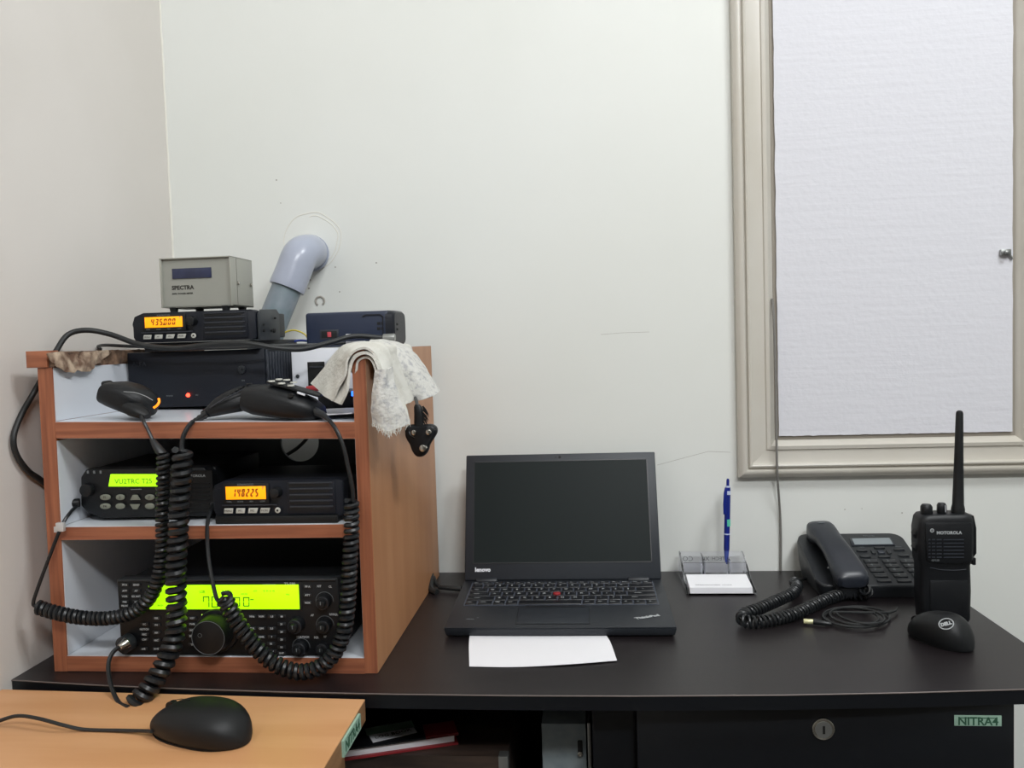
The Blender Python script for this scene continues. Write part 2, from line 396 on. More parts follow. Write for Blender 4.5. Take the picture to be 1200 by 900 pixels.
for i in range(n+1): pl.append((x1-.0655+.0014*noise.noise((i*.5, 9, 5)), zb+.0665+(zt-zb-.0665)*i/n))
for i in range(n+1): pl.append((x0+.0655+.0014*noise.noise((i*.5, 4, 5)), zt-(zt-zb-.0665)*i/n))
prism(b, [(x, D-.006, z) for x, z in pl[:-1]], (0, -.003, 0))
struct('foam_board', b, M['foam'], win)
p = at(1178, 295, y=D-.012); b = B(); box(b, p+Vector((-.008, -.004, -.006)), p+Vector((.008, .004, .004)), .002); box(b, p+Vector((-.004, -.010, -.004)), p+Vector((.003, -.003, .001)), .0015); cyl(b, p+Vector((.005, 0, -.004)), p+Vector((.011, 0, -.011)), .002)
struct('window_latch', b, M['steel'], win)
b = B(); cable(b, [at(905, 350, y=D-.013), at(907, 380, y=D-.02), at(909, 450, y=D-.021), at(910, 520, y=D-.023), at(911, 556, y=D-.022), at(914, 600, y=D-.006), at(915, 630, y=D-.004), at(915, 669, y=D-.004)], .0019)
T(obj('cable', b, M['grey_cable']), 'thin grey cable hanging down the left window casing behind the desk', 'cable')

# grey pipe out of the wall
pp = thing('drain_pipe', 'grey plastic pipe with elbow coming out of the wall behind the radios', 'pipe', at(366, 292, y=D))
path = spline([at(364, 297, y=D+.005), at(362, 295, y=D-.03), at(352, 299, y=D-.062), at(344, 318, y=D-.072), at(336, 338, y=D-.078)], 22)
n = len(path)
obj('elbow', tube(B(), path, [.0285]*(n-3)+[.0288, .029, .0285], 28), M['pvc'], pp)
obj('pipe_run', tube(B(), [path[-2], at(322, 372, y=D-.09), at(302, 428, y=D-.105)], .0238, 28), M['pvc_dull'], pp, label='dull stained straight length of pipe')
obj('pipe_socket', tube(B(), [at(364, 297, y=D), at(363.7, 296.7, y=D-.012)], .031, 28), M['pvc'], pp)

# ------------------------------------------------------------------ dark desk
desk = thing('desk', 'long dark brown office desk with a lockable drawer', 'desk', (-0.09, 1.15, -0.75))
front = [(-.711, .933), (-.60, .921), (-.498, .913), (-.36, .906), (-.231, .9025), (-.10, .9015), (.036, .903), (.20, .909), (.33, .9175), (.459, .929), (.528, .936)]
poly = front + [(.524, 1.19), (.521, D-.002), (-.711, D-.002)]
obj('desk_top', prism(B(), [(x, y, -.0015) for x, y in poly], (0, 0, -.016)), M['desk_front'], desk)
b = B()
obj('top_surface', prism(B(), [(x, y, 0) for x, y in poly], (0, 0, -.0015)), M['desk'], desk)
tube(b, [(x, y-.0002, -.0009) for x, y in front], .0009, 6); obj('edge_highlight', b, M['edge_highlight'], desk, label='pale highlight painted along the front edge')
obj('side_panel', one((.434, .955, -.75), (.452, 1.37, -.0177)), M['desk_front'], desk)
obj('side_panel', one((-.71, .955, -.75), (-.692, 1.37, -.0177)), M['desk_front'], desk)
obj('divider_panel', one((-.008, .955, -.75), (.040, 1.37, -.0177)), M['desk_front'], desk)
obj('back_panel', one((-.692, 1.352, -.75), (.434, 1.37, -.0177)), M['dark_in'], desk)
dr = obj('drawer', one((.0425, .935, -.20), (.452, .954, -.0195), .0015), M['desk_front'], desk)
lc = at(964, 853, y=.935)
b = B(); cyl(b, lc+Y*.001, lc-Y*.004, .0125, seg=32, bev=.0015); lk = obj('lock', b, M['silver'], dr)
obj('lock_face', cyl(B(), lc-Y*.0035, lc-Y*.0050, .0092, seg=28), M['steel'], lk); obj('keyhole', box(B(), lc+Vector((-.0012, -.0056, -.0045)), lc+Vector((.0012, -.0049, .0045))), M['slot'], lk)
gt = B(); r = rect_px(gt, 1118, 838, 1173.5, 850.5, .935, .0008, .0003); g = obj('label_plate', gt, M['tag_green'], dr)
b = B(); text(b, 'NITRA4', .0125, ((r[0]+r[1])/2, .9341, (r[2]+r[3])/2-.001), X, Z, .0001, bold=.0003); box(b, (r[0]+.006, .9338, r[3]-.0032), (r[1]-.006, .9342, r[3]-.0024)); obj('label_print', b, M['tag_ink'], dr)
zs = -.093
obj('inner_shelf', one((-.692, .965, -.316), (-.008, 1.352, -.30)), M['dark_in'], desk)
# things under the desk
def slab_px(corners, z0, z1, bev=0.0):
    P = [at(*c, z=z1) for c in corners]
    return hexa(B(), [Vector((p.x, p.y, z0)) for p in P] + [Vector((p.x, p.y, z1)) for p in P], bev)

# ------------------------------------------------------------------ light table
tb = thing('side_table', 'light beech table at the lower left in front of the dark desk', 'table', (-.48, .6, -.75))
tp = [(-.711, .9155), (-.262, .8975), (-.2595, .60), (-.2595, .42), (-.711, .42)]
obj('table_top', prism(B(), [(x, y, -.005) for x, y in tp], (0, 0, -.0015)), M['beech'], tb)
obj('table_board', prism(B(), [(x, y, -.0065) for x, y in tp], (0, 0, -.0225)), M['beech_edge'], tb, label='darker table edge')
b = B(); c = .845; y0, y1 = .805, .868
box(b, (-.2615, y0, -.0245), (-.2588, y1, -.0075)); lp = obj('label_plate', b, M['tag_green'], tb)
b = B(); text(b, 'NITRA4', .0155, (-.2586, (y0+y1)/2, -.0165), Y, Z, .0001, bold=.0004); obj('label_print', b, M['tag_ink'], tb)
for (xx, yy) in ((-.69, .45), (-.30, .45), (-.69, .87), (-.30, .86)):
    obj('leg', one((xx-.018, yy-.018, -.75), (xx+.018, yy+.018, -.029)), M['beech_edge'], tb)

# ------------------------------------------------------------------ radio cabinet
CY, CB = .957, 1.368; CP = 1.295
cab = thing('radio_shelf', 'orange brown wooden open shelf unit holding the radio sets', 'shelf', (-.47, 1.16, 0))
XA, XB, XC, XD = -.680, -.652, -.278, -.262
obj('side_panel', hexa(B(), [(-.672, CY, .0005), (-.655, CY, .0005), (-.655, CB, .0005), (-.672, CB, .0005), (-.670, CY, .378), (-.651, CY, .378), (-.651, CB, .378), (-.670, CB, .378)]), M['wood_v'], cab)
obj('side_panel', one((XC, CY, .0005), (XD-.0006, CB, .388)), M['wood_v'], cab)
obj('side_veneer', one((XD-.0006, CY+.0015, .0008), (XD, CB, .3878)), M['wood_side'], cab, label='smooth pale brown outer face')
obj('back_panel', (lambda b: b)(B()) if False else one((-.655, CP-.006, .02), (-.278, CP, .17)), M['white_lam'], cab)
# back panel of the middle compartment with a round cable hole
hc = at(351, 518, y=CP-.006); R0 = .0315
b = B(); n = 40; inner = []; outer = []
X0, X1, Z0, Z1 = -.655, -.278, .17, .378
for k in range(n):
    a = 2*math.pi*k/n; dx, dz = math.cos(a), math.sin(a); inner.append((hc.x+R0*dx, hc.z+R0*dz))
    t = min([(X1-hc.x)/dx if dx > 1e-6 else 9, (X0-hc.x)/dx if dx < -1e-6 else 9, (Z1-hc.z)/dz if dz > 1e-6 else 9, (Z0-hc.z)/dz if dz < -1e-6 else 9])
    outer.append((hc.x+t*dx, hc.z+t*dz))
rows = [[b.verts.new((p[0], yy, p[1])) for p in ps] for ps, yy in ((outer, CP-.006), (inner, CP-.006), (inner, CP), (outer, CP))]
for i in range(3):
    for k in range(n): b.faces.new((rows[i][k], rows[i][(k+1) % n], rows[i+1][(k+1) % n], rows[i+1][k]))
obj('back_panel', b, M['shaded_lam'], cab, smooth=False)
def shelf(zl, zr, th, name='shelf_board', lam=True):
    XS = -.655+.004*zl/.378+.0001
    for nm, za, zb_, m_, y_ in ((name, 0, -th, M['wood_h'], 0), ) :
        obj(nm, hexa(B(), [(XS, CY, zl-th), (XC, CY, zr-th), (XC, CP-.0065, zr-th), (XS, CP-.0065, zl-th), (XS, CY, zl-.0008), (XC, CY, zr-.0008), (XC, CP-.0065, zr-.0008), (XS, CP-.0065, zl-.0008)]), m_, cab)
    obj('shelf_laminate', hexa(B(), [(XS, CY+.001, zl-.0008), (XC, CY+.001, zr-.0008), (XC, CP-.0065, zr-.0008), (XS, CP-.0065, zl-.0008), (XS, CY+.001, zl), (XC, CY+.001, zr), (XC, CP-.0065, zr), (XS, CP-.0065, zl)]), M['white_lam'], cab, label='white shelf surface')
    obj('shelf_underside', hexa(B(), [(XS, CY+.002, zl-th-.0006), (XC, CY+.002, zr-th-.0006), (XC, CP-.0065, zr-th-.0006), (XS, CP-.0065, zl-th-.0006), (XS, CY+.002, zl-th), (XC, CY+.002, zr-th), (XC, CP-.0065, zr-th), (XS, CP-.0065, zl-th)]), M['white_lam'], cab, label='white underside')
shelf(.0205, .0195, .0195); shelf(.182, .182, .0165); shelf(.312, .304, .0205)
for xa, xb, nm in ((-.6515, -.6505, 0), (XC-.0006, XC, 1)):
    for z0_, z1_ in ((.0205, .165), (.182, .288), (.312, .3775)):
        xo = -.0035*(1-(z0_+z1_)/.76) if nm == 0 else 0
        obj('inner_laminate', one((xa+xo, CY+.0015, z0_+.0005), (xb+xo, CP-.0065, z1_)), M['white_lam'], cab, label='white inner face')
b = B(); cable(b, [at(380, 490, y=1.345), at(366, 506, y=1.345), at(352, 522, y=1.345), at(334, 534, y=1.345), at(310, 545, y=1.345)], .0030, 24)
T(obj('cable', b, M['cable']), 'short black cable seen through the round hole in the shelf unit', 'cable')
# torn remnant of the top board
tl = obj('top_board_remnant', one((-.682, CY-.003, .3782), (-.655, CY+.02, .3985), .0006), M['wood_h'], cab)
b = B(); P = []
rng = random.Random(4)
for i in range(26):
    y = CY-.001+i*.0165*(.95 if i < 12 else 1); y = min(y, CB)
    P.append((y, -.6515+.006*noise.noise((i*.9, 1, 0))+(.004 if i % 3 == 0 else 0)))
poly = [(-.681, CY+.0205), (-.655, CY+.0205), (-.655, CY)] + [(x, y) for y, x in P] + [(-.681, CB)]
t = B(); prism(t, [(x, y, .3788) for x, y in poly], (0, 0, .018))
bmesh.ops.triangulate(t, faces=t.faces[:]); bmesh.ops.subdivide_edges(t, edges=t.edges[:], cuts=2)
for v in t.verts: v.co += noise.noise_vector(v.co*90)*.0022
obj('torn_core', t, M['chip'], cab, label='torn brown chipboard edge')
b = B()
def tx(u, v, o=0): p = at(u, v, x=-.6495); return p + X*o
sheet(b, [[tx(53, 414), tx(66, 413, .003), tx(82, 415, .003), tx(98, 413, .002), tx(116, 411, .002), tx(132, 411)],
          [tx(56, 421, .002), tx(68, 424, .006), tx(84, 424, .004), tx(98, 422, .006), tx(114, 418, .003), tx(128, 415)],
          [tx(62, 428, .003), tx(73, 437, .006), tx(86, 434, .007), tx(99, 435, .005), tx(112, 427, .003), tx(124, 417)]], 30, 10, .0012, .0028, 110)
obj('torn_laminate', b, M['chip_light'], cab, label='curled torn laminate flap')
# ------------------------------------------------------------------ power supply
def strips(name, bm, m, parent, label=None): return obj(name, bm, m, parent, label=label)
PY = 1.117; a = at(146, 414, y=PY); c = at(312, 478, y=PY)
px0, px1, pz0, pz1 = -.6475, c.x, .3125, .3925
ps = thing('power_supply', 'black box power supply with a glowing red light under the radio', 'power supply', ((px0+px1)/2, PY+.1, pz0-.003))
obj('housing', box(B(), (px0+.002, PY+.004, pz0+.003), (px1, PY+.165, pz1-.001), .002), M['black'], ps)
obj('front_panel', box(B(), (px0, PY, pz0+.002), (px1+.0005, PY+.0045, pz1), .0015), M['navy_black'], ps)
for k in range(9):
    obj('side_fin', box(B(), (px1, PY+.014+k*.011, pz0+.004), (px1+.004, PY+.0165+k*.011, pz1-.004), .0006), M['ridge'], ps)
obj('corner_post', box(B(), (px1, PY+.0045, pz0+.003), (px1+.003, PY+.010, pz1-.001), .0006), M['ridge'], ps)
for q in range(4): obj('foot', box(B(), (px0+.01+(px1-px0-.03)*(q % 2), PY+.01+.12*(q//2), .3085), (px0+.022+(px1-px0-.03)*(q % 2), PY+.022+.12*(q//2), pz0+.004)), M['black_soft'], ps)
p = at(221, 463, y=PY); b = B(); cyl(b, p, p-Y*.003, .0028, seg=14, bev=.001); obj('power_light', b, M['led_red'], ps, label='glowing red light')
b = B(); p = at(284, 433, y=PY); cyl(b, p, p-Y*.004, .0055, seg=20, bev=.001); cyl(b, p-Y*.0035, p-Y*.0075, .0018, seg=10); obj('toggle_switch', b, M['dark_grey'], ps)
b = B(); text(b, 'ALFA', .009, at(163, 427, y=PY)-Y*.0003, X, Z, .0001); obj('lettering', b, M['ridge'], ps)
b = B(); text(b, 'POWER', .0028, at(199, 464, y=PY)-Y*.0003, X, Z, .0001); text(b, 'ON', .0028, at(285, 446, y=PY)-Y*.0003, X, Z, .0001); text(b, 'DC', .0028, at(231, 463, y=PY)-Y*.0003, X, Z, .0001); stuff(obj('small_print', b, M['print_dim'], ps))
# ------------------------------------------------------------------ mobile radio (two of a kind)
def mobile(y, u0, u1, v0, v1, zbase, label, digits, knob_left, depth=.13):
    """v0, v1: top and bottom of the face at its left end"""
    a = at(u0, v1, y=y); e = at(u1, v1, y=y); x0, x1 = a.x, e.x; z0 = zbase; z1 = z0 + (at(u0, v0, y=y).z-at(u0, v1, y=y).z)
    W, H = x1-x0, z1-z0
    t = thing('mobile_radio', label, 'radio', ((x0+x1)/2, y+.05, z0), group='compact mobile radios with orange displays')
    def lx(f): return x0+W*f
    def lz(f): return z0+H*f
    obj('chassis', box(B(), (x0+.008, y+.018, z0+.003), (x1-.003, y+depth, z1-.003), .002), M['black'], t)
    # face: rounded ends, slightly bulged
    b = B()
    prism(b, [(lx(0.0), y+.004, lz(.18)), (lx(.03), y+.001, lz(.03)), (lx(.12), y, lz(0)), (lx(.97), y, lz(0)), (lx(1), y+.002, lz(.06)), (lx(1), y+.002, lz(.94)), (lx(.97), y, lz(1)), (lx(.10), y, lz(1)), (lx(.02), y+.002, lz(.88)), (lx(0), y+.004, lz(.7))], (0, .02, 0), .0012)
    obj('face', b, M['navy_black'], t)
    f = y-.0002
    b = B(); box(b, (lx(.095), f-.0012, lz(.38)), (lx(.445), f, lz(.93)), .0005); obj('display_bezel', b, M['slot'], t)
    dd = obj('display', box(B(), (lx(.117), f-.0018, lz(.50)), (lx(.422), f-.0010, lz(.85)), .0002), M['lcd_orange'], t, label='orange backlit display')
    b = B(); seven(b, digits, (lx(.165), f-.0018, lz(.57)), X, Z, H*.22, W*.026, W*.0085, .15, H*.042); obj('display_digits', b, M['ink_o'], t)
    b = B(); text(b, 'KENWOOD', H*.085, (lx(.27), f-.0014, lz(.895)), X, Z, .0001); text(b, 'F', H*.12, (lx(.405), f-.0020, lz(.80)), X, Z, .0001)
    for k, s in enumerate(('CALL', 'SCAN', 'REV', 'LOW')): text(b, s, H*.06, (lx(.14+.085*k), f-.0014, lz(.44)), X, Z, .0001)
    obj('lettering', b, M['print_dim'], t)
    b = B(); box(b, (lx(.08), f-.0010, lz(.32)), (lx(.50), f, lz(.355)), .0003); obj('button_ledge', b, M['ridge'], t)
    for k in range(4):
        xc = lx(.13+.092*k); b = B(); sl = .0012 if k > 1 else 0
        prism(b, [(xc-.0060, f, lz(.12)), (xc+.0050, f, lz(.12)), (xc+.0060+sl, f, lz(.26)), (xc-.0050+sl*.4, f, lz(.26))], (0, -.0016, 0), .0005); bt = obj('button', b, M['btn_lit'], t)
        b = B(); text(b, ('MENU', 'PF1', 'PF2', 'MON')[k], H*.075, (xc, f-.0017, lz(.19)), X, Z, .0001); obj('button_print', b, M['print_dark'], bt)
    xc = lx(.506); b = B(); cyl(b, (xc, f, lz(.19)), (xc, f-.0018, lz(.19)), .0035, seg=18, bev=.0005); bt = obj('power_button', b, M['btn_lit'], t)
    b = B(); cyl(b, (xc, f-.0017, lz(.19)), (xc, f-.0021, lz(.19)), .0013, seg=10); obj('button_print', b, M['print_dark'], bt)
    # knob on the face
    kx = lx(.505); kz = lz(.68); b = B(); cyl(b, (kx, f+.001, kz), (kx, f-.010, kz), .0068, .0060, seg=28, bev=.001); obj('volume_knob', b, M['black'], t)
    # speaker grille
    gx0, gx1 = lx(.60), lx(.925)
    b = B(); box(b, (gx0-.003, f-.0008, lz(.07)), (gx1+.003, f+.001, lz(.94)), .0006); obj('grille_plate', b, M['navy_black'], t)
    first = None
    for k in range(5):
        zc = lz(.18+.16*k)
        sl = obj('grille_slot', box(B(), (gx0, f-.0013, zc), (gx1-.004, f-.0006, zc+H*.075), .0003), M['slot'], t)
        obj('grille_rib', box(B(), (gx0, f-.0022, zc+H*.080), (gx1, f-.0006, zc+H*.118), .0004), M['ridge'], t)
    # microphone jack side at left end
    b = B(); cyl(b, (lx(-.008), y+.010, lz(.62)), (lx(.02), y+.010, lz(.62)), .0050, seg=18, bev=.001); obj('side_knob', b, M['black'], t)
    return t, (x0, x1, z0, z1)
tr, tre = mobile(1.095, 155, 300, 367, 402, .4055, 'mobile radio on top of the power supply with an orange display reading 435.000', '435.000', True, .12)
b = B(); box(b, (lre[0]+.015, .972, .1822), (lre[1]-.012, 1.09, .1888), .0008) if False else None
x1 = tre[1]
prism(b, [(x1+.001, 1.10, tre[2]-.001), (x1+.001, 1.175, tre[2]-.001), (x1+.001, 1.175, tre[3]-.004), (x1+.001, 1.165, tre[3]+.002), (x1+.001, 1.11, tre[3]), (x1+.001, 1.10, tre[3]-.006)], (.003, 0, 0), .0006)
br = obj('mounting_bracket', b, M['dark_grey'], tr)
for (yy, zz, s) in ((1.112, .012, 1), (1.112, .020, .7), (1.150, .012, 1.5), (1.155, .030, .7), (1.140, .012, .8)): obj('screw', cyl(B(), (x1+.0038, yy, tre[2]+zz), (x1+.0065, yy, tre[2]+zz), .0020*s, seg=10), M['slot'], br)
b = B(); box(b, (tre[0]+.02, 1.10, tre[2]-.0015), (x1+.003, 1.17, tre[2]-.0005)); obj('bracket_base', b, M['dark_grey'], br)
lr, lre = mobile(.966, 249, 403, 564, 607, .1890, 'mobile radio on the middle shelf with an orange display reading 148.225', '148225', False, .14)
obj('bracket_base', box(B(), (lre[0]+.006, .9605, .1824), (lre[1]-.006, 1.09, .1915), .0008), M['black_soft'], lr)  # bracket brought forward, its black stands in for shade under the radio
# black spacer and pale sheet between supply and upper radio
b = B(); box(b, (-.615, 1.105, .3931), (-.452, 1.26, .4052), .001); T(obj('mounting_plate', b, M['black']), 'flat black mounting plate between the power supply and the upper radio', 'plate')
# ------------------------------------------------------------------ power meter box
my = 1.105; mz0 = at(190, 361, y=my).z; a = at(190, 361, y=my); e = at(272, 361, y=my); mtz = at(187, 303, y=my).z
mx0, mx1 = a.x-.001, e.x; mh = mtz-mz0; md = .075
mt = thing('power_meter', 'grey metal power meter box with a small blue display, standing on the upper radio', 'meter', ((mx0+mx1)/2, my+md/2, mz0-.006))
obj('case', (lambda b: (box(b, (mx0, my, mz0), (mx0+.0025, my+md, mz0+mh), .0005), box(b, (mx1-.0015, my, mz0), (mx1, my+md, mz0+mh), .0005), box(b, (mx0, my, mz0+mh-.0015), (mx1, my+md, mz0+mh), .0005), box(b, (mx0, my+.004, mz0), (mx1, my+md, mz0+.002), .0005), box(b, (mx0+.001, my+md-.003, mz0+.001), (mx1-.001, my+md-.001, mz0+mh-.001)), b)[-1])(B()), M['meter'], mt)
obj('front_plate', one((mx0+.002, my+.004, mz0+.001), (mx1-.0012, my+.006, mz0+mh-.001)), M['meter_face'], mt)
obj('display', box(B(), (mx0+.0165, my+.0025, mz0+.0395), (mx0+.0725, my+.0042, mz0+.0535), .0003), M['lcd_blue'], mt, label='dim blue display')
b = B(); text(b, 'SPECTRA', .0078, (mx0+.0145, my+.0038, mz0+.027), X, Z, .0001, 'LEFT', bold=.0003); text(b, 'SWR / POWER METER', .0031, (mx0+.0145, my+.0038, mz0+.019), X, Z, .0001, 'LEFT', bold=.0001)
obj('lettering', b, M['print_dark'], mt)
b = B(); box(b, (mx1-.0002, my+.020, mz0+.001), (mx1+.0002, my+.0206, mz0+mh-.001)); obj('side_seam', b, M['print_dark'], mt)
for yy in (my+.022, my+.066):
    b = B(); cyl(b, (mx1, yy, mz0+.032), (mx1+.003, yy, mz0+.032), .0024, seg=12, bev=.0007); obj('screw', b, M['silver'], mt)
ztop = tre[3]
for q in ((mx0+.014, my+.008), (mx0+.026, my+.060), (mx1-.012, my+.008), (mx1-.012, my+.062)):
    b = B(); cyl(b, (q[0], q[1], ztop-.0025), (q[0], q[1], mz0+.0005), .0045, .006, seg=16); obj('foot', b, M['black_soft'], mt)
# ------------------------------------------------------------------ two line radio at middle left
gy = .985
g = thing('mobile_radio', 'wide radio at the left of the middle shelf with a green two-tone display', 'radio', (-.56, 1.06, .183))
gx0 = at(92, 590, y=gy).x; gx1 = at(250, 590, y=gy).x; gz0 = at(150, 606, y=gy).z; gz1 = at(110, 550, y=gy).z
def gl(u, v, dy=0.0): p = at(u, v, y=gy); return Vector((p.x, gy-dy, p.z))
obj('chassis', box(B(), (gx0+.006, gy+.02, gz0), (gx1-.004, gy+.16, gz1-.002), .003), M['black'], g)
b = B(); prism(b, [(gx0, gy+.004, gz0+.014), (gx0+.003, gy+.003, gz1-.010), (gx0+.012, gy, gz1), (gx1-.010, gy, gz1), (gx1-.002, gy, gz1-.010), (gx1, gy, gz0+.012), (gx1-.008, gy, gz0), (gx0+.030, gy, gz0-.001), (gx0+.010, gy+.003, gz0+.005)], (0, .022, 0), .002)
obj('face', b, M['black'], g)
b = B(); q = [gl(127.5, 570), gl(185, 570), gl(185, 555.5), gl(130, 555.5)]; prism(b, q, (0, -.0012, 0), .0003); obj('display', b, M['lcd_green'], g, label='green backlit display')
b = B(); text(b, 'VU2TRC T25', .0088, gl(157, 564, .0013), X, Z, .0001); obj('display_text', b, M['ink_g'], g)
for i, (u, v, w_, s) in enumerate(((124, 582.5, .0068, 'P1'), (141.5, 582.5, .0056, '2'), (159, 583, .006, 'A'), (176, 582.5, .006, '(*'), (124, 593, .0068, 'P4'), (141.5, 593, .006, '<'), (159, 593.5, .006, 'V'), (176, 593, .006, '>'))):
    p = gl(u, v); b = B()
    if s in 'A': prism(b, [p+X*-.0068+Z*-.0030, p+X*.0068+Z*-.0030, p+X*.003+Z*.0036, p+X*-.003+Z*.0036], (0, -.002, 0), .0006)
    elif s == 'V': prism(b, [p+X*-.0068+Z*.0032, p+X*.0068+Z*.0032, p+X*.003+Z*-.0034, p+X*-.003+Z*-.0034], (0, -.002, 0), .0006)
    else: rr(b, [(p, X*w_, Z*.0036, 2.2), (p-Y*.0015, X*w_, Z*.0036, 2.2), (p-Y*.0022, X*w_*.8, Z*.0026, 2.2)])
    bt = obj('button', b, M['btn_grey'], g)
    if s not in 'AV<>': b = B(); text(b, s, .0042, p-Y*.0023, X, Z, .0001); obj('button_print', b, M['print_dark'], bt)
b = B(); p = gl(103, 574); cyl(b, p+Y*.002, p-Y*.006, .0088, .0080, seg=28, bev=.0012); obj('volume_knob', b, M['black'], g)
b = B()
for u in (103, 110.5, 118): box(b, gl(u-1, 555, .0004), gl(u+1, 551.5, -.0004))
box(b, gl(153, 574, .0003), gl(166, 573, -.0002)); obj('lettering', b, M['print_dim'], g)
b = B(); text(b, 'MOTOROLA', .0048, gl(229, 557.5, .0016), X, Z, .0001); obj('brand_lettering', b, M['print'], g)
obj('bracket_base', box(B(), (gx0+.02, gy+.03, .1824), (gx1-.01, gy+.14, gz0+.002), .0008), M['black_soft'], g)
gp = obj('grille_plate', box(B(), gl(193, 600, 0), gl(249, 551, .001), .0008), M['black_soft'], g)
for k in range(7): obj('grille_rib', box(B(), gl(196, 596-k*4.8, .0008), gl(246, 594.8-k*4.8, .0018), .0003), M['btn_dark'], g)
b = B(); p = at(92, 589, y=gy+.004); cyl(b, p+X*.002, p-X*.010-Y*.006, .0055, seg=18, bev=.001); obj('microphone_jack', b, M['black_soft'], g)
# ------------------------------------------------------------------ base station radio at the bottom
hy = .9588
def hl(u, v, dy=0.0): p = at(u, v, y=hy); return Vector((p.x, hy-dy, p.z))
hx0, hx1 = hl(139, 720).x, hl(398, 720).x; hz0, hz1 = .0212, hl(140, 679).z
hr = thing('base_radio', 'large black base station radio with a bright lime display and big tuning dial', 'radio', ((hx0+hx1)/2, hy+.1, .0195))
obj('chassis', box(B(), (hx0+.004, hy+.018, hz0+.002), (hx1-.004, hy+.27, hz1-.004), .002), M['black'], hr)
obj('face', box(B(), (hx0, hy, hz0), (hx1, hy+.02, hz1), .0022), M['black'], hr)
b = B(); box(b, (hx0+.002, hy-.003, hz1-.002), (hx1-.002, hy+.01, hz1+.0005), .0008); obj('top_lip', b, M['dark_grey'], hr)
for q in ((hx0+.03, hy+.03), (hx1-.03, hy+.03), (hx0+.03, hy+.2), (hx1-.03, hy+.2)):
    b = B(); cyl(b, (q[0], q[1], .0203), (q[0], q[1], hz0+.001), .008, seg=16); obj('foot', b, M['black_soft'], hr)
r = B(); q = rect_px(r, 172, 682, 354, 715, hy, .0012, .0004); obj('display_bezel', r, M['slot'], hr)
r = B(); q = rect_px(r, 175.5, 685, 351, 713.5, hy, .0020, .0004); obj('display', r, M['lcd_lime'], hr, label='bright lime green backlit display')
b = B(); k = hy-.0021; seven(b, '7', (hl(239, 711).x, k, hl(239, 711).z), X, Z, .0135, .0080, .002, .04, .0011); seven(b, '0', (hl(249, 711).x, k, hl(249, 711).z), X, Z, .0135, .0080, .002, .04, .0011)
seven(b, '0', (hl(262, 711).x, k, hl(262, 711).z), X, Z, .0135, .0080, .002, .04, .0011)
seven(b, '0', (hl(275, 710).x, k, hl(275, 710).z), X, Z, .0115, .0078, .002, .04, .0011); seven(b, '0', (hl(286, 710).x, k, hl(286, 710).z), X, Z, .0115, .0078, .002, .04, .0011)
for u, v, s, z_ in ((238, 693, 'LSB', .0045), (266, 692, 'FIL-A VFO', .0026), (300, 692, 'ATT', .0024), (316, 692, 'R  M  U  M', .003), (338, 696, 'MHz', .0022), (287, 695.5, 'AGC RX', .0022), (189, 709, 'M-CH', .0028), (199, 700, '1  20', .0026)): text(b, s, z_, hl(u, v, .0021), X, Z, .0001)
box(b, hl(294, 702.5, .0022), hl(298, 701.5, .0020)); obj('display_digits', b, M['ink_l'], hr)
# buttons with printed names
leg = B(); base = B(); box(base, (-.0052, -.0016, -.0021), (.0052, 0, .0021), .0006)
bt0 = obj('button', base, M['btn_dark'], hr, local=True)
O = Vector(hr.location); firstp = True
names = ['PF A', 'ATT', 'VOX', 'PRE', 'PROC', 'SEND', 'AT', 'RX ANT', 'NB', 'NR', 'BC', 'NOTCH', 'REC', 'CW', 'FSK', 'FM', 'AM', 'MIC', 'KEY', 'PWR', 'AGC', 'SPLIT', 'TF', 'A/B', 'M>V', 'SCAN', 'MHz', 'CLR', 'MENU', 'M.IN', 'QMI', 'QMR', '1.8', '3.5', '7', '10', '14', '18', '21', '24', '28', '50', 'ENT']
spots = [(u, v) for u in (147, 160.5) for v in (685, 692, 698.5, 705, 709.5)] + [(170, v) for v in (731, 737, 743, 749)] + [(184, v) for v in (724, 732, 741, 750)] + [(226, v) for v in (724, 731, 738, 745, 755)] + [(169, 760), (184, 760), (208, 760)] + \
        [(u, v) for u in (296, 307, 319) for v in (722, 736, 746)] + [(318, 754), (320, 763)] + [(330.5, v) for v in (722, 731, 740, 749, 758, 765)] + [(361, 687), (361, 697), (361, 706)]
for i, (u, v) in enumerate(spots):
    p = hl(u, v)
    if firstp: bt0.location = p-O; firstp = False
    else: c = bt0.copy(); C.objects.link(c); c.parent = hr; c.location = p-O
    text(leg, names[i % len(names)], .0032, p-Y*.0018, X, Z, .0001, bold=.00012)
for u, v, s in ((363, 686, ''), (374, 687, 'XIT'), (387, 687.5, 'CL'), (371, 747, 'SQL'), (355, 746.5, 'MULTI/CH'), (381, 746, 'RF'), (366, 721, 'AF'), (391, 720, 'RF/SQL')): 
    if s: text(leg, s, .0034, hl(u, v, .0003), X, Z, .0001, bold=.00012)
text(leg, 'TS-590', .0048, hl(340, 684, .0014), X, Z, .0001, bold=.0001); text(leg, 'HF TRANSCEIVER', .0022, hl(316, 685, .0014), X, Z, .0001)
stuff(obj('button_lettering', leg, M['print'], hr))
def knob(u, v, R, L, nm='knob', parent=hr, ringm='ridge', inner=True, l0=None):
    p = hl(u, v); b = B(); cyl(b, p, p-Y*L, R, R*.93, seg=32, bev=R*.08); o = obj(nm, b, M['black'], parent)
    b = B()
    annulus(b, p-Y*L, R*.80, R*.86, 0, n=36); obj('rim', b, M[ringm], o)
    if inner: b = B(); cyl(b, p-Y*L, p-Y*(L+R*.7), R*.55, R*.5, seg=24, bev=R*.06); obj('inner_knob', b, M['black_soft'], o); b = B(); box(b, p+Vector((-.0004, -L-R*.7-.0004, 0)), p+Vector((.0004, -L-R*.7, R*.45))); obj('pointer', b, M['print_dim'], o)
    return o
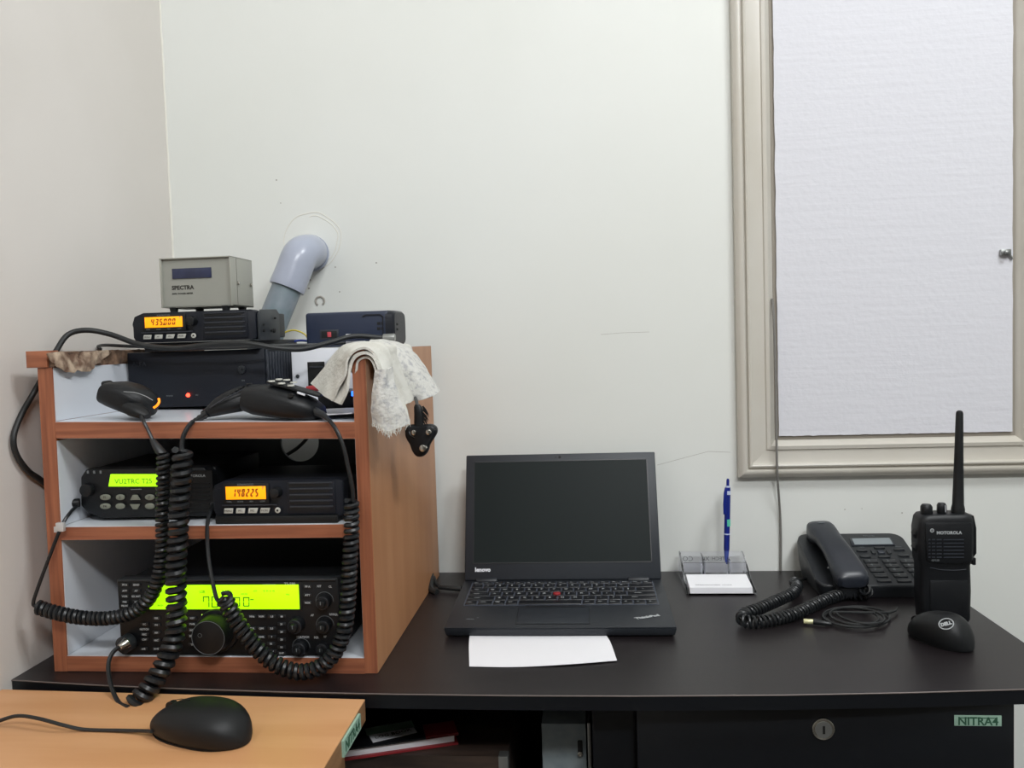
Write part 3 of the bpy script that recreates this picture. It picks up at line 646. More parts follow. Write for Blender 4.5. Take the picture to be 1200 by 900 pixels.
knob(380.5, 704, .0088, .010); knob(381, 732, .0088, .010); knob(349, 731, .0095, .012); knob(353, 758, .0090, .010); knob(379, 759, .0080, .008)
# arcs round the knobs
b = B()
for u, v in ((380.5, 704), (381, 732), (353, 758)): annulus(b, hl(u, v, .0003), .0106, .0111, 0, -.1, 3.3, 20)
obj('knob_scale', b, M['print_dim'], hr)
# main dial: cone shaped skirt and big flat face
p = hl(256, 738); b = B(); cyl(b, p, p-Y*.006, .0270, .0262, seg=48, bev=.001); dl = obj('tuning_dial', b, M['black'], hr)
b = B(); cyl(b, p-Y*.006, p-Y*.028, .0225, .0210, seg=48, bev=.0012); obj('dial_grip', b, M['black_soft'], dl)
b = B(); annulus(b, p-Y*.028, .0198, .0204, 0, n=48); obj('dial_rim', b, M['print_dim'], dl, label='thin bright rim')
b = B(); q = p+Vector((-.010, -.028, .003)); annulus(b, q, .0022, .0026, 0, 0, 6.28, 12); obj('finger_dimple', b, M['print_dim'], dl)
b = B(); r = rect_px(b, 236.5, 719.8, 242, 721.6, hy, .001); obj('status_light', b, M['led_green'], hr)
# microphone connector
p = hl(153, 751); d = Vector((-.25, -1, -.1)).normalized(); b = B(); cyl(b, p, p+d*.014, .0105, seg=28, bev=.0012); mc = obj('microphone_socket', b, M['dark_grey'], hr)

# ------------------------------------------------------------------ microphones with coiled cords
def px_path(l): return [at(u, v, y=y) for u, v, y in l]
# A : left microphone
ma = thing('hand_microphone', 'black hand microphone with a glowing orange rim at the left of the top shelf', 'microphone', at(158, 488, z=.312))
c = lambda u, v, y: at(u, v, y=y)
b = B()
ax = (c(181, 486, .965)-c(130, 455, 1.0)); ax.normalize(); sd = Vector((.35, 1, 0)).normalized(); upv = ax.cross(sd).normalized(); upv = upv if upv.z > 0 else -upv
cen = [(126, 461, .7), (129, 460, .95), (140, 462, 1.15), (152, 466, 1.2), (163, 471, 1.15), (172, 476, .95), (176, 480, .6), (178, 483, .3)]
rr(b, [(c(u, v, .985), sd*.020*s, upv*.0150*s, 2.8) for u, v, s in cen]); obj('body', b, M['black'], ma)
b = B(); rr(b, [(c(150, 477, .965), sd*.010, upv*.006, 2.5), (c(158, 480, .965), sd*.012, upv*.0085, 2.5), (c(168, 485, .962), sd*.010, upv*.006, 2.4), (c(173, 488, .961), sd*.005, upv*.003, 2.4)]); obj('lower_shell', b, M['black_soft'], ma)
b = B(); rr(b, [(c(124, 450, .985), Z*.004, Y*.010, 3), (c(127, 452, .985), Z*.0065, Y*.011, 3), (c(131, 456, .985), Z*.0065, Y*.011, 3)]); obj('talk_button', b, M['black_soft'], ma)
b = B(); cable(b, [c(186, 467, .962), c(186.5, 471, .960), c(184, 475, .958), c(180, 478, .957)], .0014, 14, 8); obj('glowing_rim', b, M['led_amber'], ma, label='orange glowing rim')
b = B(); cable(b, [c(145, 459, .963), c(158, 460, .959), c(170, 464, .957), c(179, 469, .957)], .0004, 14, 5); obj('bright_line', b, M['print'], ma)
b = B(); cable(b, [c(164, 486, .958), c(168, 493, .948), c(175, 507, .946), c(181, 520, .944)], .0021, 20)
obj('cord_lead', b, M['cord'], ma)
b = B(); rr(b, [(c(178, 514, .945), X*.0030, Y*.0030, 2), (c(184, 523, .943), X*.0056, Y*.0056, 2), (c(189, 530, .943), X*.0068, Y*.0068, 2), (c(190, 533, .943), X*.004, Y*.004, 2)]); obj('strain_relief', b, M['cord'], ma)
b = B(); coil(b, px_path([(191, 530, .943), (191, 560, .943), (190, 600, .942), (190, 640, .940), (187, 670, .938), (179, 695, .937), (163, 713, .937), (142, 722, .937), (118, 725, .937), (90, 723, .937), (62, 717, .938), (43, 711, .939)]), .0054, .0027, .0062, R1=.0066); obj('coiled_cord', b, M['cord'], ma)
b = B(); cable(b, px_path([(43, 711, .935), (39, 707, .934), (44, 690, .936), (57, 655, .942), (72, 617, .950), (82, 601, .965), (91, 592, .990)]), .0022, 40); obj('cord_lead', b, M['cord'], ma)
b = B(); p = c(72, 617, .949); box(b, p+Vector((-.006, -.003, -.006)), p+Vector((.004, .003, .005)), .001); q = c(69, 619, .949); box(b, q+Vector((-.006, -.001, -.005)), q+Vector((0, .001, .002))); obj('tape_tag', b, M['tape'], ma, label='silver tape tag')
# B : middle microphone, lying behind the right one
mb = thing('hand_microphone', 'black ribbed hand microphone lying tilted in the middle of the top shelf, thick coiled cord', 'microphone', at(262, 490, z=.308))
ax = (c(300, 452, 1.0)-c(238, 487, .98)).normalized(); sd = Vector((.2, 1, .05)).normalized(); upv = sd.cross(ax).normalized(); upv = upv if upv.z > 0 else -upv
b = B(); rr(b, [(c(240, 485.5, .972), sd*.007, upv*.0050, 2.2), (c(250, 481, .976), sd*.012, upv*.0080, 2.4), (c(262, 475, .980), sd*.016, upv*.0120, 2.6), (c(276, 470, .985), sd*.018, upv*.0150, 3), (c(290, 465, .990), sd*.019, upv*.0158, 3), (c(303, 462, .997), sd*.018, upv*.0135, 3), (c(313, 460, 1.0), sd*.012, upv*.008, 2.6)]); obj('body', b, M['black'], mb)
b = B(); cable(b, [c(246, 478, .962), c(262, 468, .962), c(280, 459, .966), c(292, 452, .97)], .0009, 20, 6); obj('edge_ridge', b, M['ridge'], mb)
for k in range(6): b = B(); u = 268+k*4.5; v = 464-k*2.6; box(b, c(u, v, .972)+Vector((-.001, -.004, -.001)), c(u, v, .972)+Vector((.001, .012, .0015)), .0004); obj('grip_rib', b, M['black_soft'], mb)
b = B()
rr(b, [(c(244-1.2*k*2, 484+.75*k*2, .968-.001*k), Y*(.0058-.0003*k), upv*((.0056-.0003*k) if k % 2 == 0 else (.0042-.0002*k)), 2) for k in range(8)]); obj('strain_relief', b, M['cord'], mb)
b = B(); cable(b, px_path([(226, 494, .955), (220, 501, .944), (215, 511, .940), (213, 522, .938), (214, 531, .936)]), .0028, 24); obj('cord_lead', b, M['cord'], mb)
b = B(); coil(b, px_path([(214, 527, .930), (213, 560, .928), (210, 600, .926), (208, 640, .924), (206, 680, .922), (207, 715, .921), (205, 745, .916), (194, 775, .906), (178, 802, .894), (160, 822, .884), (150, 829, .880)]), .0084, .0040, .0097, per=18); obj('coiled_cord', b, M['cord'], mb)
b = B(); cable(b, px_path([(150, 829, .872), (139, 823, .885), (130, 803, .905), (127, 780, .925), (132, 765, .935), (142, 757, .943)]), .0026, 40); obj('cord_lead', b, M['cord'], mb)
b = B(); p = c(150, 752, .944); d2 = (p-c(140, 759, .938)).normalized(); cyl(b, c(140, 759, .936), p, .0045, .0068, seg=24, bev=.0008); obj('cord_plug', b, M['silver'], mb, label='shiny metal plug')
# C : right microphone with keypad
mcn = thing('hand_microphone', 'black keypad microphone at the front of the top shelf beside the towel', 'microphone', at(335, 492, z=.306))
sd = Vector((.1, 1, 0)).normalized(); ud = Vector((.18, 0, 1)).normalized()
b = B(); rr(b, [(c(288, 467, .985), sd*.010, ud*.010, 2.5), (c(292, 466, .982), sd*.022, ud*.0165, 2.6), (c(305, 468, .980), sd*.027, ud*.0185, 3), (c(325, 471, .978), sd*.027, ud*.0185, 3), (c(345, 475, .976), sd*.026, ud*.0165, 3), (c(362, 479, .976), sd*.024, ud*.0130, 3), (c(374, 483, .978), sd*.019, ud*.0088, 2.6), (c(379, 486, .98), sd*.010, ud*.004, 2.4)]); obj('body', b, M['black'], mcn)
kp = obj('keypad_plate', hexa(B(), [c(312, 449, .965), c(374, 466, .965), c(380, 464, 1.00), c(322, 446, 1.00), c(312, 446.5, .965), c(374, 463, .965), c(380, 461, 1.00), c(322, 444, 1.00)], .0006), M['black_soft'], mcn)
for (u, v, yy) in ((318, 447.5, .970), (330, 450, .967), (341, 452.5, .968), (327, 445.3, .990), (336, 446, .990), (344, 449, .990)):
    b = B(); rr(b, [(c(u, v, yy), X*.0042, Y*.0048, 2.4), (c(u, v, yy)+Z*.0018, X*.0038, Y*.0044, 2.4)]); obj('key', b, M['btn_lit'], mcn)
b = B(); hexa(b, [c(348, 461, .960), c(357, 464, .960), c(359, 461.5, .975), c(350, 458.5, .975), c(348, 459.5, .960), c(357, 462.5, .960), c(359, 460, .975), c(350, 457, .975)]); obj('call_key', b, M['white_box'], mcn)
b = B(); p = c(340, 463.5, .951); rr(b, [(p+Y*.006, X*.0030, Z*.0022, 2.2), (p, X*.0032, Z*.0024, 2.2)]); obj('side_hole', b, M['slot'], mcn)
b = B(); rr(b, [(c(370, 482, .965), Y*.008, Z*.005, 2.5), (c(380, 487, .958), Y*.005, Z*.0045, 2.3), (c(386, 493, .950), Y*.003, X*.003, 2)]); obj('strain_relief', b, M['cord'], mcn)
b = B(); cable(b, px_path([(383, 489, .953), (393, 502, .944), (402, 522, .940), (408, 548, .940), (413, 572, .942), (414, 588, .943)]), .0024, 30); obj('cord_lead', b, M['cord'], mcn)
b = B(); coil(b, px_path([(412, 586, .942), (412, 620, .942), (410, 660, .940), (408, 700, .937), (404, 735, .934), (393, 764, .930), (372, 783, .926), (346, 787, .924), (318, 775, .922), (296, 754, .921), (278, 729, .920), (266, 707, .918), (262, 700, .914)]), .0066, .0030, .0073, R1=.0076); obj('coiled_cord', b, M['cord'], mcn)
b = B(); cable(b, px_path([(262, 700, .905), (256, 704, .904), (252, 695, .912), (246, 665, .930), (243, 635, .945), (244, 608, .965), (252, 591, .985)]), .0024, 40); obj('cord_lead', b, M['cord'], mcn)
b = B(); p = c(255, 588, .990); rr(b, [(p-X*.006-Y*.004-Z*.003, Y*.004, Z*.004, 2.5), (p, Y*.005, Z*.005, 2.8), (p+X*.006, Y*.004, Z*.004, 2.8)]); obj('cord_plug', b, M['cord'], mcn)

# ------------------------------------------------------------------ cables on top of the unit
b = B(); cable(b, [at(60, 572, x=-.7055), at(46, 561, x=-.7055), at(32, 551, x=-.7055), at(19, 532, x=-.7055), at(16, 512, x=-.7055), at(24, 488, x=-.7055), at(38, 463, x=-.703), at(52, 438, x=-.693), at(66, 411, y=1.03)]+px_path([(80, 392, 1.05), (102, 387, 1.06), (130, 392, 1.07), (165, 404, 1.07), (205, 408, 1.07), (245, 404, 1.065), (285, 402, 1.06), (325, 408, 1.07), (355, 409, 1.09), (388, 401, 1.12), (415, 394, 1.14), (450, 396, 1.16)]), .0036, 110, 10)
cb = T(obj('cable', b, M['cable']), 'thick black cable arching over the top of the shelf unit and down its left side', 'cable')
b = B(); p = c(450, 396, 1.16); cyl(b, p-X*.001, p+X*.016, .0058, seg=18, bev=.001); WM[cb.name] = Matrix.Translation(cb.location); obj('connector', b, M['steel'], cb, label='metal connector')
b = B(); cable(b, px_path([(118, 409, 1.16), (115, 406, 1.14), (125, 404.5, 1.10), (160, 406, 1.085), (250, 408, 1.085), (320, 405, 1.09), (370, 404, 1.12), (405, 402, 1.15)]), .0022, 70, 8)
T(obj('cable', b, M['cable']), 'thin black cable lying flat under the upper radio', 'cable')
b = B(); cable(b, px_path([(328, 394, 1.27), (335, 389, 1.27), (345, 387, 1.27), (356, 391, 1.27), (362, 398, 1.27)]), .0013, 24); T(obj('wire', b, M['yellow']), 'thin yellow wire curving up beside the navy power bank', 'wire')
b = B(); cable(b, px_path([(342, 408, 1.25), (344, 401, 1.25), (352, 399, 1.25), (364, 400, 1.25)]), .0018, 24); T(obj('wire', b, M['blue_wire']), 'short blue wire beside the navy power bank', 'wire')

# ------------------------------------------------------------------ white box, navy bank
wy = 1.17; wx0 = c(342, 440, wy).x; wz1 = c(345, 409, wy).z; wx1 = -.285
wb = thing('adapter_box', 'white box with a black slotted panel behind the microphones', 'box', ((wx0+wx1)/2, wy+.08, .307))
obj('case', box(B(), (wx0, wy, .3065), (wx1, wy+.115, wz1), .002), M['white_box'], wb)
b = B(); rect_px(b, 361, 424, 381, 456, wy, .001, .0003); pn = obj('black_panel', b, M['slot'], wb)
b = B(); rect_px(b, 363, 429, 379, 431, wy, .002, .0003); obj('panel_bar', b, M['ridge'], pn)
b = B(); p = c(349, 441, wy); cyl(b, p, p-Y*.002, .0028, seg=14, bev=.0006); obj('screw', b, M['dark_grey'], wb)
for (u, v) in ((420, 436), (420, 441), (420, 446)):
    b = B(); rect_px(b, u-2.2, v-1.8, u+2.2, v+1.8, wy, .001, .0003); obj('status_light', b, M['led_blue'], wb, label='blue light')
# dark adapter lying below, with a blue light
b = B(); box(b, (c(372, 470, 1.08).x, 1.08, .3085), (-.287, 1.16, .332), .003); ad = T(obj('power_adapter', b, M['black']), 'black adapter lying under the towel on the top shelf', 'adapter')
b = B(); box(b, (-.316, 1.078, .326), (-.296, 1.083, .3325), .0006); obj('status_light', b, M['led_blue'], ad, label='blue light')
b = B(); sheet(b, [[(-.365, .975, .3092), (-.32, .972, .3110), (-.286, .975, .3120)], [(-.368, 1.02, .3095), (-.32, 1.02, .3112), (-.285, 1.02, .3120)], [(-.366, 1.07, .3095), (-.33, 1.07, .3105), (-.285, 1.07, .3110)]], 14, 8, .0012); T(obj('paper_sheet', b, M['white']), 'white folded paper at the right end of the top shelf', 'paper')
b = B(); p = c(370, 455, 1.07); rr(b, [(p-X*.012, Y*.004, Z*.003, 2.5), (p, Y*.008, Z*.0045, 2.5), (p+X*.012, Y*.006, Z*.003, 2.5)]); T(obj('clip', b, M['red']), 'small red clip beside the white adapter box', 'clip')
ny = 1.19; nx0 = c(358, 385, ny).x; nx1 = c(452, 385, ny).x; nz0 = wz1+.0008; nz1 = c(360, 367, ny).z
nb = thing('power_bank', 'navy blue power bank standing on the white adapter box', 'power bank', ((nx0+nx1)/2, ny+.03, nz0))
obj('case', box(B(), (nx0, ny, nz0), (nx1+.004, ny+.075, nz1), .004, 3), M['navy'], nb)
b = B(); rr(b, [((nx1, ny+.0375, (nz0+nz1)/2), Y*.039, Z*((nz1-nz0)/2+.001), 6), ((nx1+.010, ny+.0375, (nz0+nz1)/2), Y*.038, Z*((nz1-nz0)/2), 6), ((nx1+.013, ny+.0375, (nz0+nz1)/2), Y*.035, Z*((nz1-nz0)/2-.003), 6)]); obj('end_cap', b, M['navy_black'], nb)
b = B()
for v in (380, 386): q = c(458, v, ny+.005); box(b, (nx1+.0128, ny+.014, q.z-.0016), (nx1+.0138, ny+.022, q.z+.0016))
for v in (379, 385):
    rect_px(b, 442, v-1.6, 446, v+1.6, ny, .0006); rect_px(b, 447, v-1.6, 449, v+1.6, ny, .0006)
obj('port_holes', b, M['slot'], nb)
b = B(); rect_px(b, 375, 386.5, 397, 397.5, ny, .001, .0003); db = obj('display_bezel', b, M['ridge'], nb)
b = B(); rect_px(b, 377, 388, 395, 396, ny, .0016, .0003); obj('display', b, M['slot'], db)
b = B(); rect_px(b, 384, 389, 388.5, 395, ny, .0020, .0003); obj('digit', b, M['red_dim'], db, label='dim red digit')
b = B(); prism(b, [c(u, v, ny)-Y*.0006 for u, v in ((424, 371), (428, 368.5), (446, 368), (449.5, 371), (450, 398), (448.6, 398), (448, 372), (445, 369.6), (428.6, 370), (425.6, 372))], (0, -.0006, 0)); obj('end_groove', b, M['navy_black'], nb)
uy = 1.145
b = B(); hexa(b, [c(405, 398, uy), c(424, 396.5, uy), c(424, 396.5, uy+.03), c(405, 398, uy+.03), c(405, 391.5, uy), c(424, 391, uy), c(424, 391, uy+.03), c(405, 391.5, uy+.03)], .001); box(b, c(405, 404, uy), c(422, 399.5, uy)+Y*.03, .001)
T(obj('usb_plug', b, M['white_box']), 'white plug stuck in at the foot of the navy power bank', 'plug')
# ------------------------------------------------------------------ towel over the right side panel
tw = thing('towel', 'folded off-white cotton towel with grey stains draped over the unit', 'towel', (XD, 1.0, .388))
K = px_path
f1 = K([(389, 470, .955), (398, 452, .952), (405, 438, .951), (407, 422, .951), (414, 412, .951), (426, 408, .952), (436, 412, .952), (443, 424, .95), (449, 440, .948), (452, 460, .946), (454, 482, .945), (455, 504, .945)])
f2 = K([(376, 460, .985), (388, 444, .985), (395, 430, .985), (401, 416, .985), (410, 407, .985), (428, 404, .985), (443, 407, .980), (450, 420, .972), (456, 438, .965), (461, 460, .960), (467, 480, .957), (470, 499, .955)])
f3 = K([(365, 450, 1.03), (377, 436, 1.03), (386, 423, 1.03), (396, 411, 1.03), (409, 403, 1.03), (432, 401, 1.03), (450, 404, 1.02), (457, 418, 1.005), (461, 436, .995), (467, 458, .985), (475, 478, .975), (480, 494, .970)])
obj('outer_fold', sheet(B(), [f1, f2, f3], 64, 18, .0026, .0013, 60), M['towel'], tw)
g1 = K([(400, 474, .950), (407, 458, .950), (409, 444, .950), (410, 432, .950), (416, 419, .950), (427, 413.5, .950), (437, 418, .950), (443, 431, .948), (447, 444, .948)])
g2 = K([(389, 469, .962), (401, 450, .966), (405, 438, .966), (408, 425, .966), (414, 414.5, .966), (427, 411, .966), (437, 415, .964), (444, 427, .960), (449, 440, .958)])
obj('inner_fold', sheet(B(), [g1, g2], 48, 8, .0030, .0010, 70), M['towel'], tw)
h1 = K([(416, 440, .958), (418, 432, .956), (420, 422.5, .955), (428, 418.5, .955), (435, 422, .955), (440, 434, .952), (443, 448, .950)])
h2 = K([(411, 434, .985), (413, 427, .985), (418, 420, .985), (427, 417, .985), (436, 421, .98), (441, 432, .97), (446, 446, .96)])
obj('inmost_fold', sheet(B(), [h1, h2], 36, 8, .0026, .0010, 70), M['towel'], tw)
k1 = K([(437, 496, .946), (437, 478, .945), (436, 462, .944), (438, 448, .944), (441, 432, .946)])
k2 = K([(446, 500, .940), (445, 480, .939), (444, 464, .939), (445, 448, .940), (447, 432, .943)])
k3 = K([(454, 506, .942), (453, 484, .941), (451, 464, .941), (451, 448, .941), (452, 432, .944)])
k4 = K([(464, 503, .946), (461, 484, .946), (457, 464, .946), (455, 448, .947), (455, 432, .950)])
k5 = K([(480, 494, .958), (474, 478, .957), (466, 460, .956), (461, 445, .957), (458, 430, .960)])
obj('hanging_end', sheet(B(), [k1, k2, k3, k4, k5], 40, 24, .0022, .0022, 55), M['towel_dirty'], tw, label='stained hanging end')
r1 = K([(432, 405, 1.10), (447, 404, 1.09), (455, 413, 1.09), (463, 430, 1.09), (474, 448, 1.09), (487, 469, 1.09)])
r2 = K([(434, 399, 1.13), (455, 401, 1.12), (470, 409, 1.11), (482, 426, 1.10), (492, 444, 1.095), (500, 467, 1.09)])
r3 = K([(436, 400, 1.18), (462, 401, 1.17), (479, 408, 1.16), (491, 421, 1.15), (503, 439, 1.14), (515, 458, 1.13)])
r4 = K([(438, 404, 1.20), (460, 406, 1.195), (474, 414, 1.19), (484, 428, 1.18), (494, 444, 1.17), (500, 462, 1.16)])
obj('rolled_flap', sheet(B(), [r1, r2, r3, r4], 48, 20, .0030, .0016, 60), M['towel_dirty'], tw, label='rolled flap')
s1 = K([(452, 412, 1.045), (458, 432, 1.03), (464, 455, 1.02), (471, 476, 1.01)])
s2 = K([(462, 412, 1.09), (470, 432, 1.09), (478, 452, 1.09), (486, 469, 1.09)])
obj('under_fold', sheet(B(), [s1, s2], 24, 8, .0022, .0012, 60), M['towel'], tw)
obj('base_fold', sheet(B(), [[(-.2835, y, .378), (-.2815, y, .3875), (-.270, y, .3915), (-.2585, y, .3875), (-.2565, y, .366), (-.2560, y, .350)] for y in (.985, 1.04, 1.10, 1.15, 1.195)], 30, 18, .0024, .0010, 60), M['towel'], tw)
b = B(); rng = random.Random(3)
for i in range(34):
    t_ = i/33; e = [k1[0], k2[0], k3[0], k4[0], k5[0]]; p = spline(e, 34)[i]
    tube(b, [p+Z*.003, p+Vector((rng.uniform(-.0015, .0015), -.0005, -.002)), p+Vector((rng.uniform(-.003, .003), -.001, -rng.uniform(.003, .008)))], [.0007, .0006, .0002], 5)
stuff(obj('fringe', b, M['towel'], tw))
# ------------------------------------------------------------------ black plug hanging from the towel
pgy = 1.05
pg = thing('power_plug', 'black three-pin power plug hanging below the towel at the side of the unit', 'plug', c(491, 500, pgy))
b = B(); out = [(475, 503), (477, 499), (483, 497.5), (490, 498.5), (497, 497.5), (505, 497), (511, 500), (512.5, 506), (509, 513), (504, 521), (501, 530), (496, 534.5), (489, 534.5), (484, 529), (481, 521), (476, 512)]
o3 = spline([c(u, v, pgy) for u, v in out+[out[0]]], 48)[:-1]; cc = sum(o3, Vector())/len(o3)
rings = [[b.verts.new(cc+(p-cc)*s-Y*d) for p in o3] for s, d in ((.8, -.012), (.96, -.009), (1, -.004), (1, .003), (.94, .006), (.86, .007))]
for q, r_ in zip(rings, rings[1:]):
    for i in range(len(o3)): b.faces.new((q[i], q[(i+1) % len(o3)], r_[(i+1) % len(o3)], r_[i]))
b.faces.new(rings[0][::-1]); b.faces.new(rings[-1]); obj('body', b, M['black'], pg)
for (u, v, s) in ((487.5, 505.5, .0026), (504.5, 505, .0026), (498, 523.5, .0034)):
    b = B(); p = c(u, v, pgy); cyl(b, p, p-Y*.016, s*1.35, seg=16, bev=.0008); obj('pin', b, M['silver'], pg)
b = B(); cable(b, [c(481, 505, pgy)-Y*.007, c(482.5, 509, pgy)-Y*.007, c(487, 512, pgy)-Y*.007], .0006, 10, 5); obj('scuff', b, M['print_dim'], pg)
b = B(); rr(b, [(c(491, 499, pgy), X*.0062, Y*.005, 3), (c(491, 485, pgy), X*.0060, Y*.005, 3), (c(490, 477, pgy), X*.0052, Y*.0045, 3), (c(489, 474, pgy), X*.003, Y*.003, 3)]); obj('cord_sleeve', b, M['black_soft'], pg)
b = B(); cable(b, K([(489, 476, pgy), (488, 470, pgy+.02), (485, 462, pgy+.06), (482, 452, pgy+.10)]), .0022, 14); obj('cord', b, M['cord'], pg)
b = B(); rng = random.Random(5)
for i in range(9):
    p = c(494+rng.random()*2, 476+i*2, pgy-.003); tube(b, [p, p+Vector((.0035, 0, -.004)), p+Vector((.0055+.002*rng.random(), 0, -.010))], [.0012, .0010, .0003], 5)
obj('frayed_tape', b, M['black_soft'], pg)

# ------------------------------------------------------------------ laptop
a = at(520, 748, z=0); e = at(794, 747.5, z=0); rz = math.atan2(e.y-a.y, e.x-a.x); LW = (e-a).length; mid = (a+e)/2
LD = .205; TH = .0165
lt = thing('laptop', 'open black laptop with a dark screen in the middle of the desk', 'laptop', (mid.x, mid.y, 0), rz)
def LO(nm, b, m_, par=None, **k): return obj(nm, b, m_, par or lt, local=True, **k)
hw = LW/2
b = B(); hexa(b, [(-hw+.003, .003, .0015), (hw-.003, .003, .0015), (hw-.006, LD, .0015), (-hw+.006, LD, .0015), (-hw, 0, TH-.004), (hw, 0, TH-.004), (hw, LD, TH+.001), (-hw, LD, TH+.001)], .0018); LO('base', b, M['laptop'])
b = B(); hexa(b, [(-hw+.001, .0005, TH-.004), (hw-.001, .0005, TH-.004), (hw-.001, LD-.004, TH+.001), (-hw+.001, LD-.004, TH+.001), (-hw+.001, .0005, TH-.0022), (hw-.001, .0005, TH-.0022), (hw-.001, LD-.004, TH+.0022), (-hw+.001, LD-.004, TH+.0022)], .0006); LO('palm_rest', b, M['laptop'])
sl = .0044/LD
def top(x, y, h=0): return Vector((x, y, TH-.0020+sl*y+h))
def pad(nm, x0, x1, y0, y1, h0, h1, m_, bev=.0004, par=None, **k): return LO(nm, hexa(B(), [top(x0, y0, h0), top(x1, y0, h0), top(x1, y1, h0), top(x0, y1, h0), top(x0, y0, h1), top(x1, y0, h1), top(x1, y1, h1), top(x0, y1, h1)], bev), m_, par, **k)
KX0, KX1 = -.139, .139; KY1 = .190; KY0 = .085
pad('key_well', KX0, KX1, KY0, KY1, -.0004, .0002, M['keywell'], 0)
pad('touchpad', -.058, .040, .012, .074, -.0004, .0004, M['laptop_lid'])
b = B()
for (p, q) in (((-.0585, .012), (-.0580, .074)), ((.0400, .012), (.0405, .074)), ((-.058, .0115), (.040, .012))):
    hexa(b, [top(p[0], p[1], 0), top(q[0], p[1], 0), top(q[0], q[1], 0), top(p[0], q[1], 0), top(p[0], p[1], .0005), top(q[0], p[1], .0005), top(q[0], q[1], .0005), top(p[0], q[1], .0005)])
LO('touchpad_groove', b, M['slot'])
pad('mouse_button', -.050, .034, .0765, .0835, 0, .0008, M['key'])
rowsd = [('ESC F1 F2 F3 F4 F5 F6 F7 F8 F9 F10 F11 F12 HM END INS DEL'.split(), [1]*17, .55),
         ('` 1 2 3 4 5 6 7 8 9 0 - = <-'.split(), [1]*13+[2], 1), ('TAB Q W E R T Y U I O P [ ] \\'.split(), [1.5]+[1]*12+[1.5], 1),
         ('CAPS A S D F G H J K L ; \' ENTER'.split(), [1.75]+[1]*11+[2.25], 1), ('SHIFT Z X C V B N M , . / SHIFT'.split(), [2.25]+[1]*10+[2.75], 1),
         ('FN CTRL W ALT _ ALT PRT CTRL < v >'.split(), [1, 1.2, 1, 1, 5, 1, 1, 1, .95, .95, .95], .95)]
leg = B(); cache = {}; total = sum(r_[2] for r_ in rowsd); yy = KY1-.001; H_ = KY1-KY0-.002
for names_, ws, hh in rowsd:
    kh = H_*hh/total; xx = KX0+.001; u_ = (KX1-KX0-.002)/sum(ws)
    for nm, w_ in zip(names_, ws):
        kw = w_*u_; key = (round(kw, 4), round(kh, 4)); cx, cy_ = xx+kw/2, yy-kh/2
        if key not in cache:
            b = B(); g_ = .0009; h_ = .0013
            hexa(b, [(-kw/2+g_, -kh/2+g_, 0), (kw/2-g_, -kh/2+g_, 0), (kw/2-g_, kh/2-g_, 0), (-kw/2+g_, kh/2-g_, 0), (-kw/2+g_*1.7, -kh/2+g_*1.7, h_), (kw/2-g_*1.7, -kh/2+g_*1.7, h_), (kw/2-g_*1.7, kh/2-g_*1.5, h_), (-kw/2+g_*1.7, kh/2-g_*1.5, h_)], .0004, 1)
            k_ = LO('key', b, M['key']); cache[key] = k_
        else: k_ = cache[key].copy(); C.objects.link(k_); k_.parent = lt
        k_.location = top(cx, cy_, .0002)
        if nm != '_': text(leg, nm, .0062 if len(nm) == 1 else .0034, top(cx-kw*.12, cy_+.001 if hh > .9 else cy_, .00165), X, Y, .00005, bold=.00022 if len(nm) == 1 else .0001)
        xx += kw
    yy -= kh
stuff(LO('key_lettering', leg, M['print']))
b = B(); cyl(b, top(-.006, .128, .0012), top(-.006, .128, .0040), .0056, seg=16, bev=.0008); LO('pointing_stick', b, M['red'], label='red pointing stick')
b = B(); text(b, 'ThinkPad', .0095, top(.118, .036, .0005), Vector((1, .42, 0)), Vector((-.42, 1, 0)), .0001, bold=.0006); LO('palm_logo', b, M['print'])
b = B(); text(b, 'X240', .005, top(-.122, .030, .0003), X, Y, .0001); text(b, '+', .006, top(-.112, .036, .0003), X, Y, .0001); LO('sticker_print', b, M['print_dim'])
# lid: leans back
hp = Vector((0, LD-.006, TH+.003)); topc = at(657, 531.5, y=1.345); loc = WM[lt.name].inverted() @ topc
lean = (Vector((0, loc.y, loc.z))-hp); LL = lean.length; lu = lean.normalized(); ln = X.cross(lu).normalized()  # ln points to the viewer
ln = ln if ln.y < 0 else -ln
def lid(x, t, d=0): return hp + X*x + lu*t + ln*d
def plate(nm, x0, x1, t0, t1, d0, d1, m_, bev=.0004, par=None, **k): return LO(nm, hexa(B(), [lid(x0, t0, d0), lid(x1, t0, d0), lid(x1, t0, d1), lid(x0, t0, d1), lid(x0, t1, d0), lid(x1, t1, d0), lid(x1, t1, d1), lid(x0, t1, d1)], bev), m_, par, **k)
lw = hw-.001
LD_ = plate('lid', -lw, lw, 0, LL, -.008, 0, M['laptop_lid'], .0018)
plate('screen', -.1385, .1385, .0270, LL-.0125, -.0004, .0004, M['screen'], 0, LD_, label='switched-off dark screen')
b = B()
for (x0_, x1_, t0, t1) in ((-.1400, .1400, .0255, .0270), (-.1400, .1400, LL-.0125, LL-.011), (-.1400, -.1385, .0255, LL-.011), (.1385, .1400, .0255, LL-.011)):
    hexa(b, [lid(x0_, t0, -.0004), lid(x1_, t0, -.0004), lid(x1_, t0, .0009), lid(x0_, t0, .0009), lid(x0_, t1, -.0004), lid(x1_, t1, -.0004), lid(x1_, t1, .0009), lid(x0_, t1, .0009)])
LO('screen_rim', b, M['key'], LD_)
b = B(); text(b, 'lenovo', .0090, lid(-.124, .0160, .0003), X, lu, .0001, bold=.0004); LO('lid_logo', b, M['white_box'], LD_)
